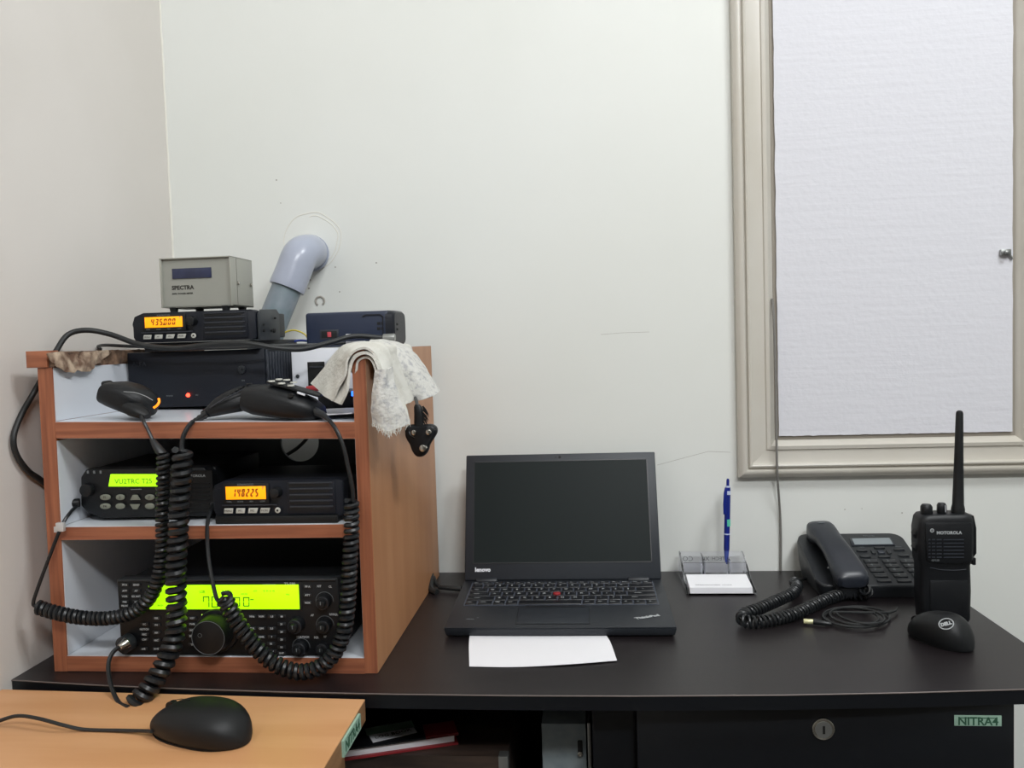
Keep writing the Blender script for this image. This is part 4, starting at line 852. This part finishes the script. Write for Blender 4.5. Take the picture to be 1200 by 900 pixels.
b = B(); cyl(b, lid(0, LL-.006, -.0003), lid(0, LL-.006, .0004), .0022, seg=12); cyl(b, lid(-.006, LL-.006, -.0003), lid(-.006, LL-.006, .0004), .001, seg=8); LO('webcam', b, M['slot'], LD_)
for s in (-1, 1):
    b = B(); cyl(b, (s*.118-.016, LD-.004, TH+.001), (s*.118+.016, LD-.004, TH+.001), .0055, seg=18, bev=.001); LO('hinge', b, M['laptop'])
for s in (-1, 1):
    for yy in (.01, .19): b = B(); box(b, (s*.13-.012, yy-.003, 0), (s*.13+.012, yy+.003, .0022)); LO('foot', b, M['slot'])
b = B(); box(b, (hw-.0006, .085, .006), (hw+.0006, .099, .011)); LO('side_port', b, M['slot'])
# black plugged cable left of the laptop
b = B(); cable(b, [at(503, 668, z=.012), at(508, 676, z=.010), at(511, 684, z=.008), at(517, 688, z=.006)], .0032, 16); cyl(b, at(514, 688, z=.0062), at(541, 690, z=.0065), .0035, .0042, seg=14, bev=.0008)
pc = T(obj('cable', b, M['cable']), 'short black power cable plugged into the left side of the laptop', 'cable')
b = B(); cable(b, [at(504, 664, z=.02), at(505, 676, z=.016), at(505, 690, z=.006), at(512, 694, z=.004)], .0050, 16); WM[pc.name] = Matrix.Translation(pc.location); obj('cord_loop', b, M['cable'], pc)
# paper in front of the laptop
b = B(); g1 = [at(550, 781, z=.0012), at(605, 781.5, z=.0010), at(665, 778.5, z=.0022), at(723, 774, z=.0018)]; g3 = [at(551, 740, z=.0008), at(600, 740, z=.0008), at(655, 740, z=.0008), at(706, 739, z=.0008)]
g2 = [at(549.5, 755, z=.0025), at(600, 757, z=.0012), at(660, 756, z=.0012), at(715, 752, z=.0016)]
sheet(b, [g1, g2, g3], 30, 12, .0005); T(obj('paper_sheet', b, M['white']), 'blank white paper lying partly under the front of the laptop', 'paper')

# ------------------------------------------------------------------ card holder with pen
ch = thing('card_holder', 'clear acrylic business card holder at the wall beside the laptop', 'card holder', at(842, 690, z=0))
fl, fr_, bl = at(806, 698, z=.001), at(886, 696, z=.001), at(795, 671, z=.001)
hx0_, hx1_, hy0, hy1 = fl.x-.001, fr_.x, (fl.y+fr_.y)/2, D-.018
ht = .039
b = B()
for xx in (hx0_, hx1_-.0025):
    P = [(xx, hy0, .001), (xx, hy0, .006), (xx, hy0+.035, .012), (xx, hy0+.062, .024), (xx, hy1-.012, ht), (xx, hy1, ht), (xx, hy1, .001)]
    prism(b, P, (.0025, 0, 0), .0005, 1)
box(b, (hx0_+.003, hy1-.003, .003), (hx1_-.003, hy1-.0005, ht-.001), .0005); box(b, (hx0_+.003, hy0+.062, .003), (hx1_-.003, hy0+.065, ht-.006), .0005)
box(b, (hx0_+.003, hy0, .0005), (hx1_-.003, hy1-.004, .0025))
for f in (.34, .72): box(b, (hx0_+(hx1_-hx0_)*f, hy0+.0655, .003), (hx0_+(hx1_-hx0_)*f+.002, hy1-.0035, ht-.003), .0004)
obj('holder', b, M['acrylic'], ch)
b = B()
lz_ = at(812, 655, y=hy1-.004).z; text(b, 'CO', .0115, (at(806, 655, y=hy1-.004).x, hy1-.004, lz_), -X, Z, .0001); text(b, 'XO', .0095, (at(826, 655, y=hy1-.004).x, hy1-.004, lz_), -X, Z, .0001); text(b, 'TECH', .0085, (at(842, 655, y=hy1-.004).x, hy1-.004, lz_), -X, Z, .0001); stuff(obj('etched_lettering', b, M['print_dim'], ch))
cw = (hx1_-hx0_-.010); first = None
for i in range(9):
    z0_ = .0028+i*.0009
    b = B(); hexa(b, [(hx0_+.005, hy0+.001+i*.0004, z0_), (hx1_-.005, hy0+.001+i*.0004, z0_), (hx1_-.005, hy0+.055, z0_+.006), (hx0_+.005, hy0+.055, z0_+.006), (hx0_+.005, hy0+.001+i*.0004, z0_+.0006), (hx1_-.005, hy0+.001+i*.0004, z0_+.0006), (hx1_-.005, hy0+.055, z0_+.0066), (hx0_+.005, hy0+.055, z0_+.0066)])
    o = obj('business_card', b, M['white'])
    if i < 8: T(o, 'plain white card stacked beneath the printed top card in the clear holder', 'card', 'white cards in the clear holder')
    else:
        T(o, 'top card of the white stack in the clear holder, with small print', 'card', 'white cards in the clear holder'); WM[o.name] = Matrix.Translation(o.location)
        b = B(); s_ = Vector((0, 1, .11)).normalized(); text(b, 'VHF Radio Communications', .0032, (hx0_+.033, hy0+.014, z0_+.0021), X, s_, .0001); text(b, 'www.club.net', .0026, (hx0_+.062, hy0+.014, z0_+.0021), X, s_, .0001); obj('card_print', b, M['print_dim'], o)
pn = thing('ballpoint_pen', 'blue click ballpoint pen standing upright in the clear holder', 'pen', (0, 0, 0))
py_ = (hy0+.065+hy1)/2
pb = at(851, 668, y=py_); ptp = at(853, 562, y=py_); pn.location = pb; WM[pn.name] = Matrix.Translation(pb)
def pt(v): return pb.lerp(ptp, (668-v)/106)
b = B(); tube(b, [pt(662), pt(655), pt(645)], [.0010, .0030, .0042], 18); obj('tip_cone', b, M['pen_clear'], pn)
b = B(); tube(b, [pt(645), pt(643), pt(626)], [.0042, .0047, .0047], 18); obj('grip', b, M['pen_blue'], pn)
b = B(); tube(b, [pt(626), pt(624.6)], [.0050, .0050], 18); obj('ring', b, M['pen_pale'], pn)
b = B(); tube(b, [pt(624.6), pt(600), pt(575), pt(571)], [.0046, .0047, .0046, .0040], 18); obj('barrel', b, M['pen_blue'], pn)
b = B(); tube(b, [pt(571), pt(569)], [.0036, .0034], 16); obj('collar', b, M['pen_pale'], pn)
b = B(); tube(b, [pt(569), pt(563), pt(561)], [.0024, .0024, .0016], 14); obj('click_button', b, M['pen_blue'], pn)
b = B(); o_ = Vector((-.0042, -.004, 0)); rr(b, [(pt(571)+o_*.6, X*.0025, Y*.0015, 3), (pt(577)+o_, X*.0027, Y*.0016, 3), (pt(590)+o_*1.2, X*.0027, Y*.0013, 3), (pt(602)+o_*1.05, X*.0024, Y*.001, 3)]); obj('clip', b, M['pen_blue'], pn)
b = B(); p = pt(612); rr(b, [(p+Vector((.0012, -.0005, -.0055)), X*.0040, Y*.0046, 2), (p+Vector((.0012, -.0005, .0055)), X*.0040, Y*.0046, 2)]); obj('sticker', b, M['mint'], pn)
b = B(); p = pt(577); rr(b, [(p+Vector((.0006, -.0018, -.003)), X*.0038, Y*.0035, 2), (p+Vector((.0006, -.0018, .003)), X*.0036, Y*.0034, 2)]); obj('pale_window', b, M['pen_pale'], pn)

# ------------------------------------------------------------------ desk phone
PH0 = at(968, 702, z=0); y0p = PH0.y; y1p = D-.012
za, zbk = .020, .064
n_ = Vector((0, -(zbk-za), (y1p-y0p))).normalized(); p0 = Vector((0, y0p, za)); PL = (p0, n_)
def ph(u, v, h=0): return at(u, v, pl=PL) + n_*h
xl_f, xl_b = at(962, 692, pl=PL).x, at(936, 637, pl=PL).x
xr = at(1060, 632, pl=PL).x
phn = thing('desk_phone', 'charcoal corded desk telephone with its handset on the left', 'telephone', ((xl_b+xr)/2, (y0p+y1p)/2, 0))
xl = (xl_f+xl_b)/2
b = B(); cr = .018
def rrect(x0, x1, y0, y1, r, n=6):
    P = []
    for cx, cy, a0 in ((x1-r, y1-r, 0), (x0+r, y1-r, 90), (x0+r, y0+r, 180), (x1-r, y0+r, 270)):
        for k in range(n+1): a = math.radians(a0+90*k/n); P.append((cx+r*math.cos(a), cy+r*math.sin(a)))
    return P
R_ = rrect(xl, xr, y0p, y1p, cr)
def zt_(y): return za+(y-y0p)/(y1p-y0p)*(zbk-za)
rings = []
for s, f in ((.93, 0), (.97, .35), (1.0, .80), (1.0, .92), (.985, 1.0)):
    cx, cy = (xl+xr)/2, (y0p+y1p)/2
    rings.append([b.verts.new((cx+(x-cx)*s, cy+(y-cy)*s, .0008+(zt_(cy+(y-cy)*s)-.0008)*f)) for x, y in R_])
for q, r_ in zip(rings, rings[1:]):
    for i in range(len(R_)): b.faces.new((q[i], q[(i+1) % len(R_)], r_[(i+1) % len(R_)], r_[i]))
b.faces.new(rings[0][::-1]); b.faces.new(rings[-1]); obj('base', b, M['phone'], phn)
def pkey(u, v, w_, d_, h0=.0, h1=.0022, nm='key', m_='btn_dark', par=phn):
    p = ph(u, v); sy_ = Vector((0, n_.z, -n_.y)); b = B()
    hexa(b, [p-X*w_-sy_*d_+n_*h0, p+X*w_-sy_*d_+n_*h0, p+X*w_+sy_*d_+n_*h0, p-X*w_+sy_*d_+n_*h0, p-X*w_*.92-sy_*d_*.9+n_*h1, p+X*w_*.92-sy_*d_*.9+n_*h1, p+X*w_*.92+sy_*d_*.9+n_*h1, p-X*w_*.92+sy_*d_*.9+n_*h1], .0004, 1)
    return obj(nm, b, M[m_], par)
lb = B(); sy_ = Vector((0, n_.z, -n_.y))
grid = [((1020.5, 1042, 1063), 658.5, '123'), ((1023.5, 1045.5, 1067), 663.7, '456'), ((1027.5, 1050, 1072), 669, '789'), ((1032, 1055, 1077), 674.8, '*0#'), ((1036, 1059.5, 1081), 681.2, '')]
for us, v, s in grid:
    for i, u in enumerate(us):
        pkey(u, v, .0102, .0046 if s else .0030)
        if s: text(lb, s[i], .0078, ph(u-2, v-.3, .0024), X, sy_, .0001)
for u, v in ((1010, 645.8), (1014, 652.8), (1053.5, 644.5), (1059, 651.5)): pkey(u, v, .0080, .0026)
for u, v, w_, d_ in ((1030.5, 642.5, .0085, .0020), (1023.5, 647.5, .0030, .0050), (1041.5, 647.5, .0030, .0050), (1036, 653, .0090, .0022)): pkey(u, v, w_, d_, nm='arrow_key')
pkey(1032.5, 647.7, .0052, .0040, m_='ridge', nm='select_key')
b = B(); q = [ph(u, v, .0002) for u, v in ((998, 640.3), (1049, 639.5), (1043.5, 630.5), (996, 631.5))]; prism(b, q, n_*.0012, .0003); obj('display_frame', b, M['phone_hand'], phn)
b = B(); q = [ph(u, v, .0014) for u, v in ((1001.5, 639.3), (1046.5, 638.6), (1042, 631.4), (998, 632.2))]; prism(b, q, n_*.0005); obj('display', b, M['phone_lcd'], phn, label='pale grey display')
text(lb, 'Panasonic', .0045, ph(1018, 628.2, .0004), X, sy_, .0001)
text(lb, 'MENU', .003, ph(1010, 641.5, .0004), X, sy_, .0001); text(lb, 'REDIAL', .003, ph(1053, 641, .0004), X, sy_, .0001)
stuff(obj('key_lettering', lb, M['print_dim'], phn))
# handset
hA = ph(960, 630, .014); hB = ph(997.5, 692, .021); ax = (hB-hA).normalized(); sdv = X - ax*X.dot(ax); sdv.normalize(); uh = sdv.cross(ax).normalized(); uh = uh if uh.z > 0 else -uh
hs = []
for t_, w_, h_, o_ in ((-.06, .014, .006, .004), (-.03, .020, .012, .002), (.03, .0225, .015, 0), (.16, .0225, .0135, 0.001), (.28, .0205, .009, .0055), (.50, .0205, .0085, .0075), (.70, .022, .0095, .0055), (.84, .0232, .013, .001), (.96, .0235, .0135, -.001), (1.03, .0220, .0115, -.003), (1.06, .017, .006, -.004)):
    hs.append((hA.lerp(hB, t_)+uh*o_, sdv*w_, uh*h_, 3.4))
hd = obj('handset', rr(B(), hs, 36), M['phone_hand'], phn)
b = B(); p = hA.lerp(hB, .03)+uh*.0155; rr(b, [(p, sdv*.006, ax*.0012, 2), (p+uh*.0005, sdv*.006, ax*.0012, 2)]); obj('grey_mark', b, M['print_dim'], hd)
b = B(); p = hA.lerp(hB, .75)-sdv*.0215-uh*.004; rr(b, [(p, sdv*.0020, ax*.0016, 2), (p+uh*.0015, sdv*.0018, ax*.0014, 2)]); obj('hook_tab', b, M['print'], phn)
for t_ in (.05, .92):
    p = hA.lerp(hB, t_)-uh*.010; b = B(); rr(b, [(p-uh*.020, sdv*.020, ax*.014, 4), (p, sdv*.021, ax*.015, 4)]); obj('cradle', b, M['phone'], phn)
# coiled handset cord
zc = .0093
cp = [at(1013, 690, z=.022), at(1016, 695, z=.012), at(1008, 697, z=zc), at(990, 696, z=zc), at(970, 702, z=zc), at(950, 711, z=zc), at(930, 720, z=zc), at(905, 726.5, z=zc), at(885, 729, z=zc), at(871, 727, z=zc+.001), at(872, 720, z=zc+.003), at(890, 713, z=zc+.004), at(910, 704, z=zc+.004), at(927, 696, z=zc+.004), at(934, 688, z=zc+.004), at(931, 682, z=zc+.003)]
b = B(); coil(b, cp, .0070, .0020, .0064); obj('coiled_cord', b, M['cord'], phn)
b = B(); cable(b, [at(931, 683, z=.010), at(938, 680, z=.006), at(948, 678, z=.004), at(965, 676, z=.004)], .0018, 20); obj('cord_lead', b, M['cord'], phn); b = B(); cable(b, [at(1001, 683, z=.024), at(1008, 685, z=.024), at(1015, 690, z=.020), at(1016, 695, z=.013)], .0016, 16); obj('cord_lead', b, M['cord'], phn)
# looped cable with pale jack
b = B(); L = []
for t_ in range(0, 130):
    a = t_/130*2*math.pi*3.1+2.6; k = 1+.06*math.sin(a*.37); L.append(at(1003+5*math.sin(a*.33+1)+(40-4.5*(t_/42))*k*math.cos(a), 724-3.2*(t_/130)+(12.5-1.2*(t_/42))*k*math.sin(a+.15*(t_/42)), z=.0025+.002*(t_/40)))
L = [at(957, 728, z=.0045), at(975, 731, z=.0035)] + L[4:] + [at(1042, 718, z=.006), at(1051, 712, z=.006)]
tube(b, spline(L, 260), .0017, 7); lcb = T(obj('audio_cable', b, M['cable']), 'coiled-up thin black cable with a pale metal jack in front of the telephone', 'cable'); WM[lcb.name] = Matrix.Translation(lcb.location)
b = B(); cyl(b, at(953, 728.5, z=.005), at(972, 731, z=.0045), .0040, .0028, seg=14, bev=.0006); obj('jack_sleeve', b, M['cord'], lcb)
b = B(); cyl(b, at(941.5, 728, z=.005), at(953, 728.5, z=.005), .0034, seg=14, bev=.0005); obj('jack', b, M['gold'], lcb, label='pale metal jack')
# ------------------------------------------------------------------ handheld radio
ry = 1.128; a = at(1086, 735, z=.0); 
def rl(u, v, dy=0): p = at(u, v, y=ry); return Vector((p.x, ry-dy, p.z))
wt = thing('handheld_radio', 'black handheld two-way radio with tall antenna standing at the right desk edge', 'radio', (rl(1112, 735).x, ry+.017, .0))
ang = math.radians(12)
def ring(uL, uR, v, d0, dep, e=5): 
    l, r_ = rl(uL, v), rl(uR, v); cx = (l.x+r_.x)/2; z = (l.z+r_.z)/2
    return (Vector((cx, ry+dep/2+d0, z)), X*((r_.x-l.x)/2), Y*(dep/2), e)
zbot = .001
rs = [ring(1084, 1137, 741, .001, .030), ring(1082, 1140, 736, 0, .034), ring(1080, 1141, 700, 0, .034), ring(1080, 1140, 668, 0, .034), ring(1078, 1143, 660, -.002, .038), ring(1077, 1144, 640, -.002, .038), ring(1077, 1144, 622, -.002, .038), ring(1079, 1143, 609, -.002, .037), ring(1082, 1141, 605, 0, .034), ring(1086, 1138, 603.5, .002, .028)]
zmin = min(r_[0].z for r_ in rs); zmax = max(r_[0].z for r_ in rs)
rs = [(Vector((r_[0].x, r_[0].y, zbot+(r_[0].z-zmin)*(zmax-zbot)/(zmax-zmin))), r_[1], r_[2], r_[3]) for r_ in rs]
obj('body', rr(B(), rs, 44), M['black'], wt)
b = B(); prism(b, [rl(1085, 656.5), rl(1095, 659), rl(1110, 660), rl(1126, 660), rl(1138, 658), rl(1138, 612), rl(1083, 612)], (0, -.0032, 0), .0015)
fp = obj('front_panel', b, M['black'], wt)
yo = .0034
b = B(); text(b, 'MOTOROLA', .0056, rl(1111, 623.8, yo), X, Z, .0001, bold=.0002); obj('lettering', b, M['print'], wt)
b = B(); text(b, 'GP328', .0036, rl(1095, 656, yo), X, Z, .0001); obj('model_lettering', b, M['print_dim'], wt)
b = B(); annulus(b, rl(1091, 621, yo), .0016, .0026, 0, n=18); text(b, 'M', .0030, rl(1091, 621, yo), X, Z, .0001); stuff(obj('round_emblem', b, M['print'], wt))
for k in range(6):
    v = 631.5+k*4.1
    for (u0, u1) in ((1087, 1089), (1091, 1094.5), (1096.5, 1102), (1104.5, 1128)): obj('grille_bar', box(B(), rl(u0, v+.8, .0030), rl(u1, v-.4, .0042), .0001), M['ridge'], wt)
b = B(); cable(b, [rl(1090, 665, .0006), rl(1103, 667.5, .0006), rl(1120, 668, .0006), rl(1132, 667, .0006)], .0004, 14, 5); obj('seam_line', b, M['ridge'], wt)
for (u, v0, v1, w_, nm) in ((1090, 606, 593, .0075, 'channel_knob'), (1108, 604, 591.5, .0060, 'volume_knob')):
    p, q = rl(u, v0), rl(u, v1); b = B(); h_ = q.z-p.z; cy = p+Y*.012
    rr(b, [(cy, X*w_*.85, Y*w_*.85, 2.2), (cy+Z*h_*.2, X*w_, Y*w_, 2.3), (cy+Z*h_*.8, X*w_*.96, Y*w_*.96, 2.3), (cy+Z*h_, X*w_*.7, Y*w_*.7, 2.3)]); o = obj(nm, b, M['black'], wt)
    if nm == 'volume_knob': b = B(); tube(b, [cy+Vector((w_*.45, -w_*.9, h_*.2)), cy+Vector((w_*.40, -w_*.88, h_*.85))], .0005, 5); obj('marker_line', b, M['white_box'], o)
b = B(); p = rl(1116, 607); box(b, p+Vector((-.003, .004, -.001)), p+Vector((.004, .010, .003)), .0008); obj('indicator', b, M['red_dim'], wt)
b = B(); AB = rl(1128, 606)+Y*.014; AT = at(1124.5, 481, y=ry+.014); tube(b, [AB-Z*.003, AB+Z*.001, AB+(AT-AB)*.06, AB+(AT-AB)*.10, AB+(AT-AB)*.5, AB+(AT-AB)*.97, AB+(AT-AB)*.99, AT], [.0078, .0085, .0084, .0072, .0058, .0045, .0038, .0018], 24)
obj('antenna', b, M['black_soft'], wt)
b = B(); p = rl(1143, 625); rr(b, [(p+Vector((-.001, .012, -.034)), X*.002, Y*.006, 3), (p+Vector((.0015, .012, -.028)), X*.003, Y*.008, 3), (p+Vector((.001, .012, .006)), X*.003, Y*.009, 3), (p+Vector((-.001, .012, .022)), X*.002, Y*.008, 3)]); box(b, p+Vector((-.001, .005, -.044)), p+Vector((.0035, .016, -.034)), .0015); obj('side_cover', b, M['black'], wt)
b = B()
for k in range(2):
    p = rl(1078, 628+k*16); rr(b, [(p+Vector((.001, .015, -.007)), X*.002, Y*.006, 3), (p+Vector((-.0015, .015, 0)), X*.003, Y*.007, 3), (p+Vector((.001, .015, .007)), X*.002, Y*.006, 3)])
obj('side_buttons', b, M['black_soft'], wt)
b = B(); box(b, Vector((rl(1112, 700).x-.024, ry-.001, .012)), Vector((rl(1112, 700).x+.024, ry+.002, .060)), .001); obj('battery_cover', b, M['black'], wt)

# ------------------------------------------------------------------ mice
def mouse(name, label, p, rz, Lh, Wd, Ht, m_body, nose=1.0):
    t = thing(name, label, 'mouse', p, rz)
    secs = []   # along local y: back (-) to nose (+)
    N = 23
    for i in range(N):
        s = math.sin(math.pi/2*(-1+2*i/(N-1))); s = max(-.998, min(.998, s))
        w_ = Wd/2*(1-abs(s)**2.5)**.5*(1-.10*(s > 0)*s*nose) + .0005
        h_ = Ht*((1-abs(s)**2.6)**.55)*(1-.20*s) + .0012
        secs.append((Vector((0, s*Lh/2, h_*.40+.0006)), X*w_, Z*h_*.62, 2.3))
    b = B(); rr(b, secs, 32)
    for v in b.verts:
        if v.co.z < .0012: v.co.z = .0012
    obj('shell', b, M[m_body], t, local=True)
    b = B(); rr(b, [((0, 0, 0), X*Wd*.44, Y*Lh*.44, 2.6), ((0, 0, .0016), X*Wd*.45, Y*Lh*.45, 2.6)]); obj('underside', b, M['slot'], t, local=True)
    return t, secs
p = at(235, 861, z=-.0048); m1, sc = mouse('computer_mouse', 'large black wired mouse on the light beech table', Vector((p.x, p.y+.000, -.005)), math.radians(70), .124, .065, .034, 'black_soft')
b = B(); rr(b, [((0-.003, .038, .0240), Y*.007, Z*.006, 2), ((.003, .038, .0240), Y*.007, Z*.006, 2)]); obj('scroll_wheel', b, M['black'], m1, local=True)
b = B(); tube(b, [(0, .012, .0352), (0, .025, .0342), (0, .040, .0298)], .0004, 5); obj('button_seam', b, M['slot'], m1, local=True)
b = B(); P_ = [WM[m1.name].inverted() @ q for q in (at(178, 857, z=.004), at(168, 856.5, z=.0), at(140, 856, z=-.0025), at(100, 855, z=-.0028), at(75, 850, z=.004), at(45, 842, z=.010), at(20, 839, z=.009), at(-5, 846, z=.002), at(-40, 856, z=-.0028))]
tube(b, spline(P_, 60), .0020, 8); obj('cord', b, M['cable'], m1, local=True)
p = at(1101.5, 752, z=.0); m2, sc = mouse('computer_mouse', 'small black mouse with a round badge in front of the handheld radio', Vector((p.x, p.y, 0)), math.radians(32), .084, .050, .036, 'black_soft')
b = B(); rr(b, [((-.003, .031, .0175), Y*.008, Z*.007, 2), ((.003, .031, .0175), Y*.008, Z*.007, 2)]); obj('scroll_wheel', b, M['black'], m2, local=True)
MI = WM[m2.name].inverted(); q = MI @ at(1109, 731, z=.034); nn = Vector((-.02, -.35, 1)).normalized(); nn.rotate(Matrix.Rotation(-math.radians(32), 3, 'Z'))
rd = Matrix.Rotation(-math.radians(28), 3, 'Z') @ X; rd = (rd-nn*rd.dot(nn)).normalized(); ru = nn.cross(rd)
def srf(u, v):  # drop onto the shell
    r_ = m2_eval.ray_cast(MI @ EYEP, ((MI @ at(u, v, z=.03))-(MI @ EYEP)).normalized())
    return r_[1], r_[2]
bpy.context.view_layer.update(); sh = [o for o in m2.children if o.name.startswith('shell')][0]; m2_eval = sh.evaluated_get(bpy.context.evaluated_depsgraph_get())
hit, nn = srf(1109, 731.5)
rd = Matrix.Rotation(-math.radians(28), 3, 'Z') @ X; rd = (rd-nn*rd.dot(nn)).normalized(); ru = nn.cross(rd)
b = B(); R_ = [hit+nn*.0009+rd*math.cos(a)*.0082+ru*math.sin(a)*.0066 for a in [2*math.pi*k/32 for k in range(33)]]; tube(b, R_, .0007, 6); text(b, 'DELL', .0056, hit+nn*.0010, rd, ru, .0002, bold=.0004); obj('badge', b, M['print'], m2, local=True, label='round pale badge')

# ------------------------------------------------------------------ things under the desk
wzt = at(540, 886, y=.972).z; xw1 = at(594, 892, y=.972).x
wd = thing('wooden_box', 'dark brown wooden box with a metal corner strip under the desk', 'box', (-.4, 1.1, -.30))
obj('case', one((-.690, .972, -.2995), (xw1, 1.30, wzt)), M['brown_board'], wd)
obj('corner_strip', box(B(), (xw1-.010, .970, -.2995), (xw1+.0015, .985, wzt+.001), .0005), M['steel'], wd, label='grey metal corner strip')
zs = -.2995; ZB = wzt
zk = wzt+.0005
bk = thing('file_book', 'dark bound book with red corners and white pages under the desk', 'book', at(470, 880, z=zk))
def q4(z0, z1, F0, F1, dep, bev=0):
    d = (F1-F0).normalized(); nrm_ = Vector((-d.y, d.x, 0))*dep; P = [F0, F1, F1+nrm_, F0+nrm_]
    return hexa(B(), [Vector((p.x, p.y, z0)) for p in P]+[Vector((p.x, p.y, z1)) for p in P], bev), d, nrm_.normalized()
zb1 = -.0715
F0, F1 = at(399, 893, z=wzt), at(537, 873, z=wzt)
F0.z = F1.z = 0
h1_, d_, nv_ = q4(ZB+.0005, ZB+.003, F0, F1, .15); obj('back_cover', h1_, M['red'], bk)
h2_, _, _ = q4(ZB+.0032, ZB+.0125, F0+nv_*.004, F1-d_*.004+nv_*.004, .14); obj('pages', h2_, M['white'], bk)
h3_, _, _ = q4(ZB+.0127, ZB+.0150, F0, F1, .15); obj('front_cover', h3_, M['black'], bk)
h4_, _, _ = q4(ZB+.0125, ZB+.0155, F1-d_*.040, F1+d_*.0005, .035); obj('corner_cloth', h4_, M['red'], bk, label='red cloth corner')
for (u0, v0, u1, v1, nm) in ((430, 862, 486, 852, 'upper'), (437, 870, 489, 858, 'lower')):
    a_, e_ = at(u0, v0, z=ZB+.0155), at(u1, v1, z=ZB+.0155); a_.z = e_.z = 0; hh, _, nn_ = q4(ZB+.0151, ZB+.0156, a_, e_, .020); o = obj('paper_label', hh, M['tag_green' if nm == 'upper' else 'white'], bk)
    if nm == 'lower': b = B(); m_ = (a_+e_)/2+nn_*.010; text(b, 'LOG BOOK', .009, (m_.x, m_.y, ZB+.0158), e_-a_, nn_, .0001); obj('label_print', b, M['print_dark'], o)
b = B(); box(b, (at(548, 850, y=1.12).x, 1.12, ZB+.0006), (at(590, 850, y=1.12).x, 1.25, at(560, 848, y=1.12).z), .002); T(obj('small_box', b, M['black']), 'small black box behind the book under the desk', 'box')
b = B(); zt2 = at(640, 848, y=1.02).z; xg0, xg1 = at(635, 870, y=1.02).x, at(687, 870, y=1.02).x
gb = thing('metal_box', 'grey flecked upright box with a small latch under the desk', 'box', ((xg0+xg1)/2, 1.08, zs))
obj('case', box(b, (xg0, 1.02, zs), (xg1, 1.18, zt2), .0015), M['grey_box'], gb)
b = B(); box(b, (xg1+.002, 1.012, zs), (xg1+.006, 1.18, zt2+.005), .0005); obj('side_flange', b, M['steel'], gb)
b = B(); p = at(680, 878, y=1.02); box(b, p+Vector((-.003, -.003, -.008)), p+Vector((.003, 0, .012)), .001); obj('latch', b, M['slot'], gb)
b = B(); cyl(b, p+Vector((0, -.003, -.004)), p+Vector((0, -.006, -.004)), .0035, seg=14, bev=.001); obj('latch_pin', b, M['silver'], gb)
